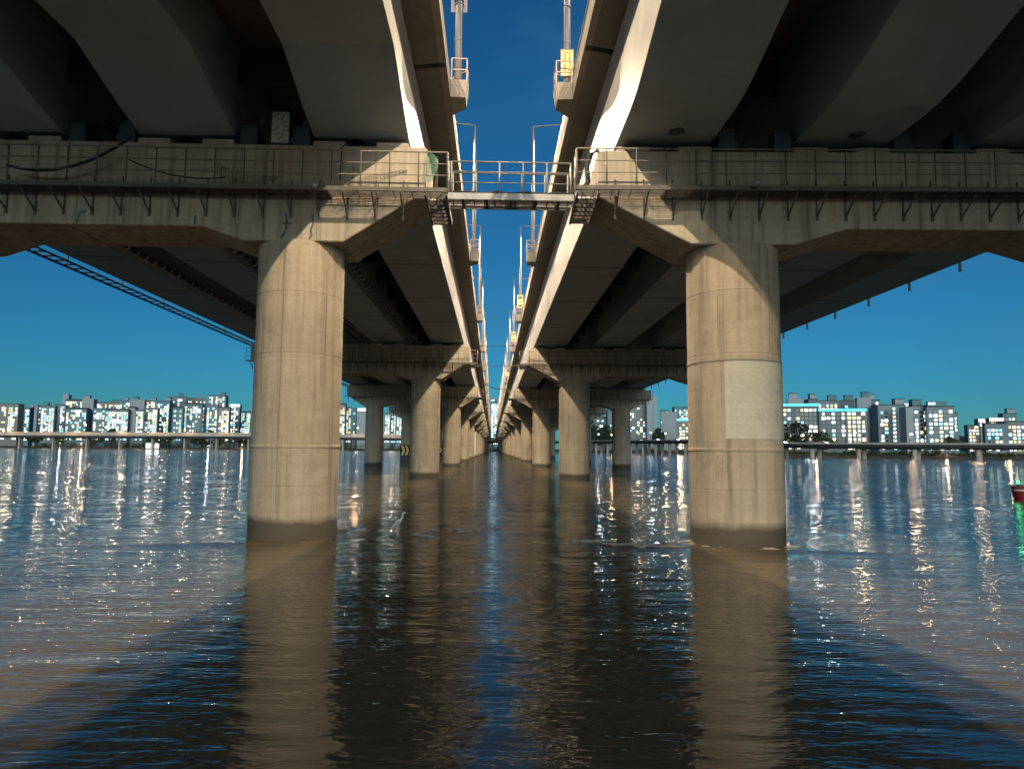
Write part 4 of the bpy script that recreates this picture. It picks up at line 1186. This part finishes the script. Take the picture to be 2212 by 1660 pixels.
DESC = {"w": "beige block with warm window lights", "c": "grey block with cool white windows", "t": "teal-grey block with scattered lights", "d": "dark slab with few lit windows", "p": "pale windowless block"}
ROOFD = {"n": "", "h": ", stair hut on top", "g": ", dark pitched roof", "l": ", cyan roof light strip", "s": ", lit roof sign", "S": ", bright lit top"}
win_mesh = {}
def window_mesh(m, w, h):
    key = (m.name, w, h)
    if key not in win_mesh:
        me = bpy.data.meshes.new("window")
        me.from_pydata([(-w/2, -0.05, 0), (w/2, -0.05, 0), (w/2, -0.05, h), (-w/2, -0.05, h), (-w/2, 0, 0), (w/2, 0, 0), (w/2, 0, h), (-w/2, 0, h)], [], [(0,1,2,3),(0,4,5,1),(1,5,6,2),(2,6,7,3),(3,7,4,0)])
        me.materials.append(m); win_mesh[key] = me
    return win_mesh[key]
order = {}
for row in sorted(CITY, key=lambda r: r[0]/r[1]):
    order.setdefault(row[6], []).append(row)
NAMEG = {"left": "{} from left, left skyline", "centre-left": "{} from left, skyline left of centre", "centre": "{} from left, central gap", "centre-right": "{} from left, between right columns", "right": "{} from left, right skyline", "far right": "{} from left, far right skyline"}
for gname, rows in order.items():
    for bi, (cx, cy, w, top, style, roof, _) in enumerate(rows):
        r = random.Random(int(cx*7 + cy))
        z0 = 3.0; h = top - z0
        ang = r.uniform(-0.16, 0.16)
        dep = r.uniform(11, 15)
        b = thing("apartment_block", f"{DESC[style]}{ROOFD[roof]}; {NAMEG[gname].format(ORD[bi])}", "building", (cx, cy, z0), ang - math.atan2(cx, cy)*0.5, "apartment blocks on the far bank")
        mb = MB(); mb.box(-w/2, w/2, 0, dep, -2, h); body = mb.build("wall", CM[style], b)
        if roof == "g":
            mb = MB(); mb.prism_y([(-w/2-0.5, h), (w/2+0.5, h), (w/2-1.5, h+1.8), (-w/2+1.5, h+1.8)], -0.5, dep+0.5); mb.build("roof", ROOFM, b)
        else:
            mb = MB(); mb.box(-w/2-0.15, w/2+0.15, -0.15, dep+0.15, h+0.002, h+0.7); mb.build("roof", ROOFM if style != "p" else CM["p"], b)
        if roof == "h":
            hw_ = min(w*0.28, 3.2); hx = r.uniform(-w/2+hw_, w/2-hw_)
            mb = MB(); mb.box(hx-hw_, hx+hw_, 2, 8, h+0.7, h+4.6); hut = mb.build("stair_hut", CM["p"] if r.random() < .5 else CM["t"], b)
            mb = MB(); mb.box(hx-hw_-0.3, hx+hw_+0.3, 1.7, 8.3, h+4.605, h+5.1); mb.build("hut_roof", ROOFM, hut)
        if roof == "l":
            mb = MB(); mb.box(-w/2-0.2, w/2+0.2, -0.3, -0.16, h-0.5, h+0.9); mb.build("light_strip", LED, b)
        if roof == "s":
            mb = MB(); mb.box(-w*0.45, w*0.25, 1, 6, h+0.7, h+4.2); sb = mb.build("roof_block", CM["t"], b)
            for k in range(6):
                mb = MB(); mb.box(-w*0.42+k*0.75, -w*0.42+k*0.75+0.5, 0.85, 0.99, h+1.8, h+3.3); mb.build("sign_letter", LEDW, sb)
        if roof == "S":
            mb = MB(); mb.box(-w*0.48, w*0.48, -0.25, -0.05, h-2.2, h+0.6); mb.build("lit_panel", LEDP if gname == "far right" else LEDW, b)
        fl, cw = 2.9, r.choice((2.5, 2.8, 3.1))
        if style == "p":
            if w > 10 and gname == "centre-right" and top > 50:    # painted lettering column on the white end wall
                for k in range(13):
                    mb = MB(); zc = h - 8 - k*2.7
                    mb.box(0.2, 1.5, -0.03, -0.004, zc, zc+0.35); mb.box(0.7, 1.05, -0.034, -0.0305, zc-0.9, zc+0.7); mb.box(0.3, 1.4, -0.03, -0.004, zc-0.9, zc-0.6); mb.build("lettering", ROOFM, b)
            continue
        nx = max(1, int((w-0.8)/cw)); nz = int((h-2)/fl)
        p = {"w": .70, "c": .76, "t": .62, "d": .32}[style]
        colp = [r.uniform(0.5, 1.5) for _ in range(nx)]
        dark = MB()
        for i in range(nx):
            x = (i - (nx-1)/2)*cw
            if r.random() < 0.13 and nx > 4: continue
            for k in range(nz):
                z = 1.6 + k*fl
                if z < 6 and cy > 700: continue
                if r.random() < p*colp[i]:
                    if r.random() < 0.22: m = r.choice(WB)
                    else:
                        m = r.choices(WM, {"w": (2, 4, 4, 1, 2), "c": (4, 3, 1, 2, 2), "t": (3, 2, 1, 3, 3), "d": (2, 3, 2, 1, 1)}[style])[0]
                    ww = r.choice((1.6, 2.0, 2.3))
                    put("window", window_mesh(m, min(ww, cw-0.35), 1.8), b, (x, 0, z))
                else:
                    dark.box(x-0.85, x+0.85, -0.03, -0.001, z, z+1.5)
        if dark.v: stuff(dark.build("dark_window_grid", WD, b))
# red hoarding on the sign tower left of the piers
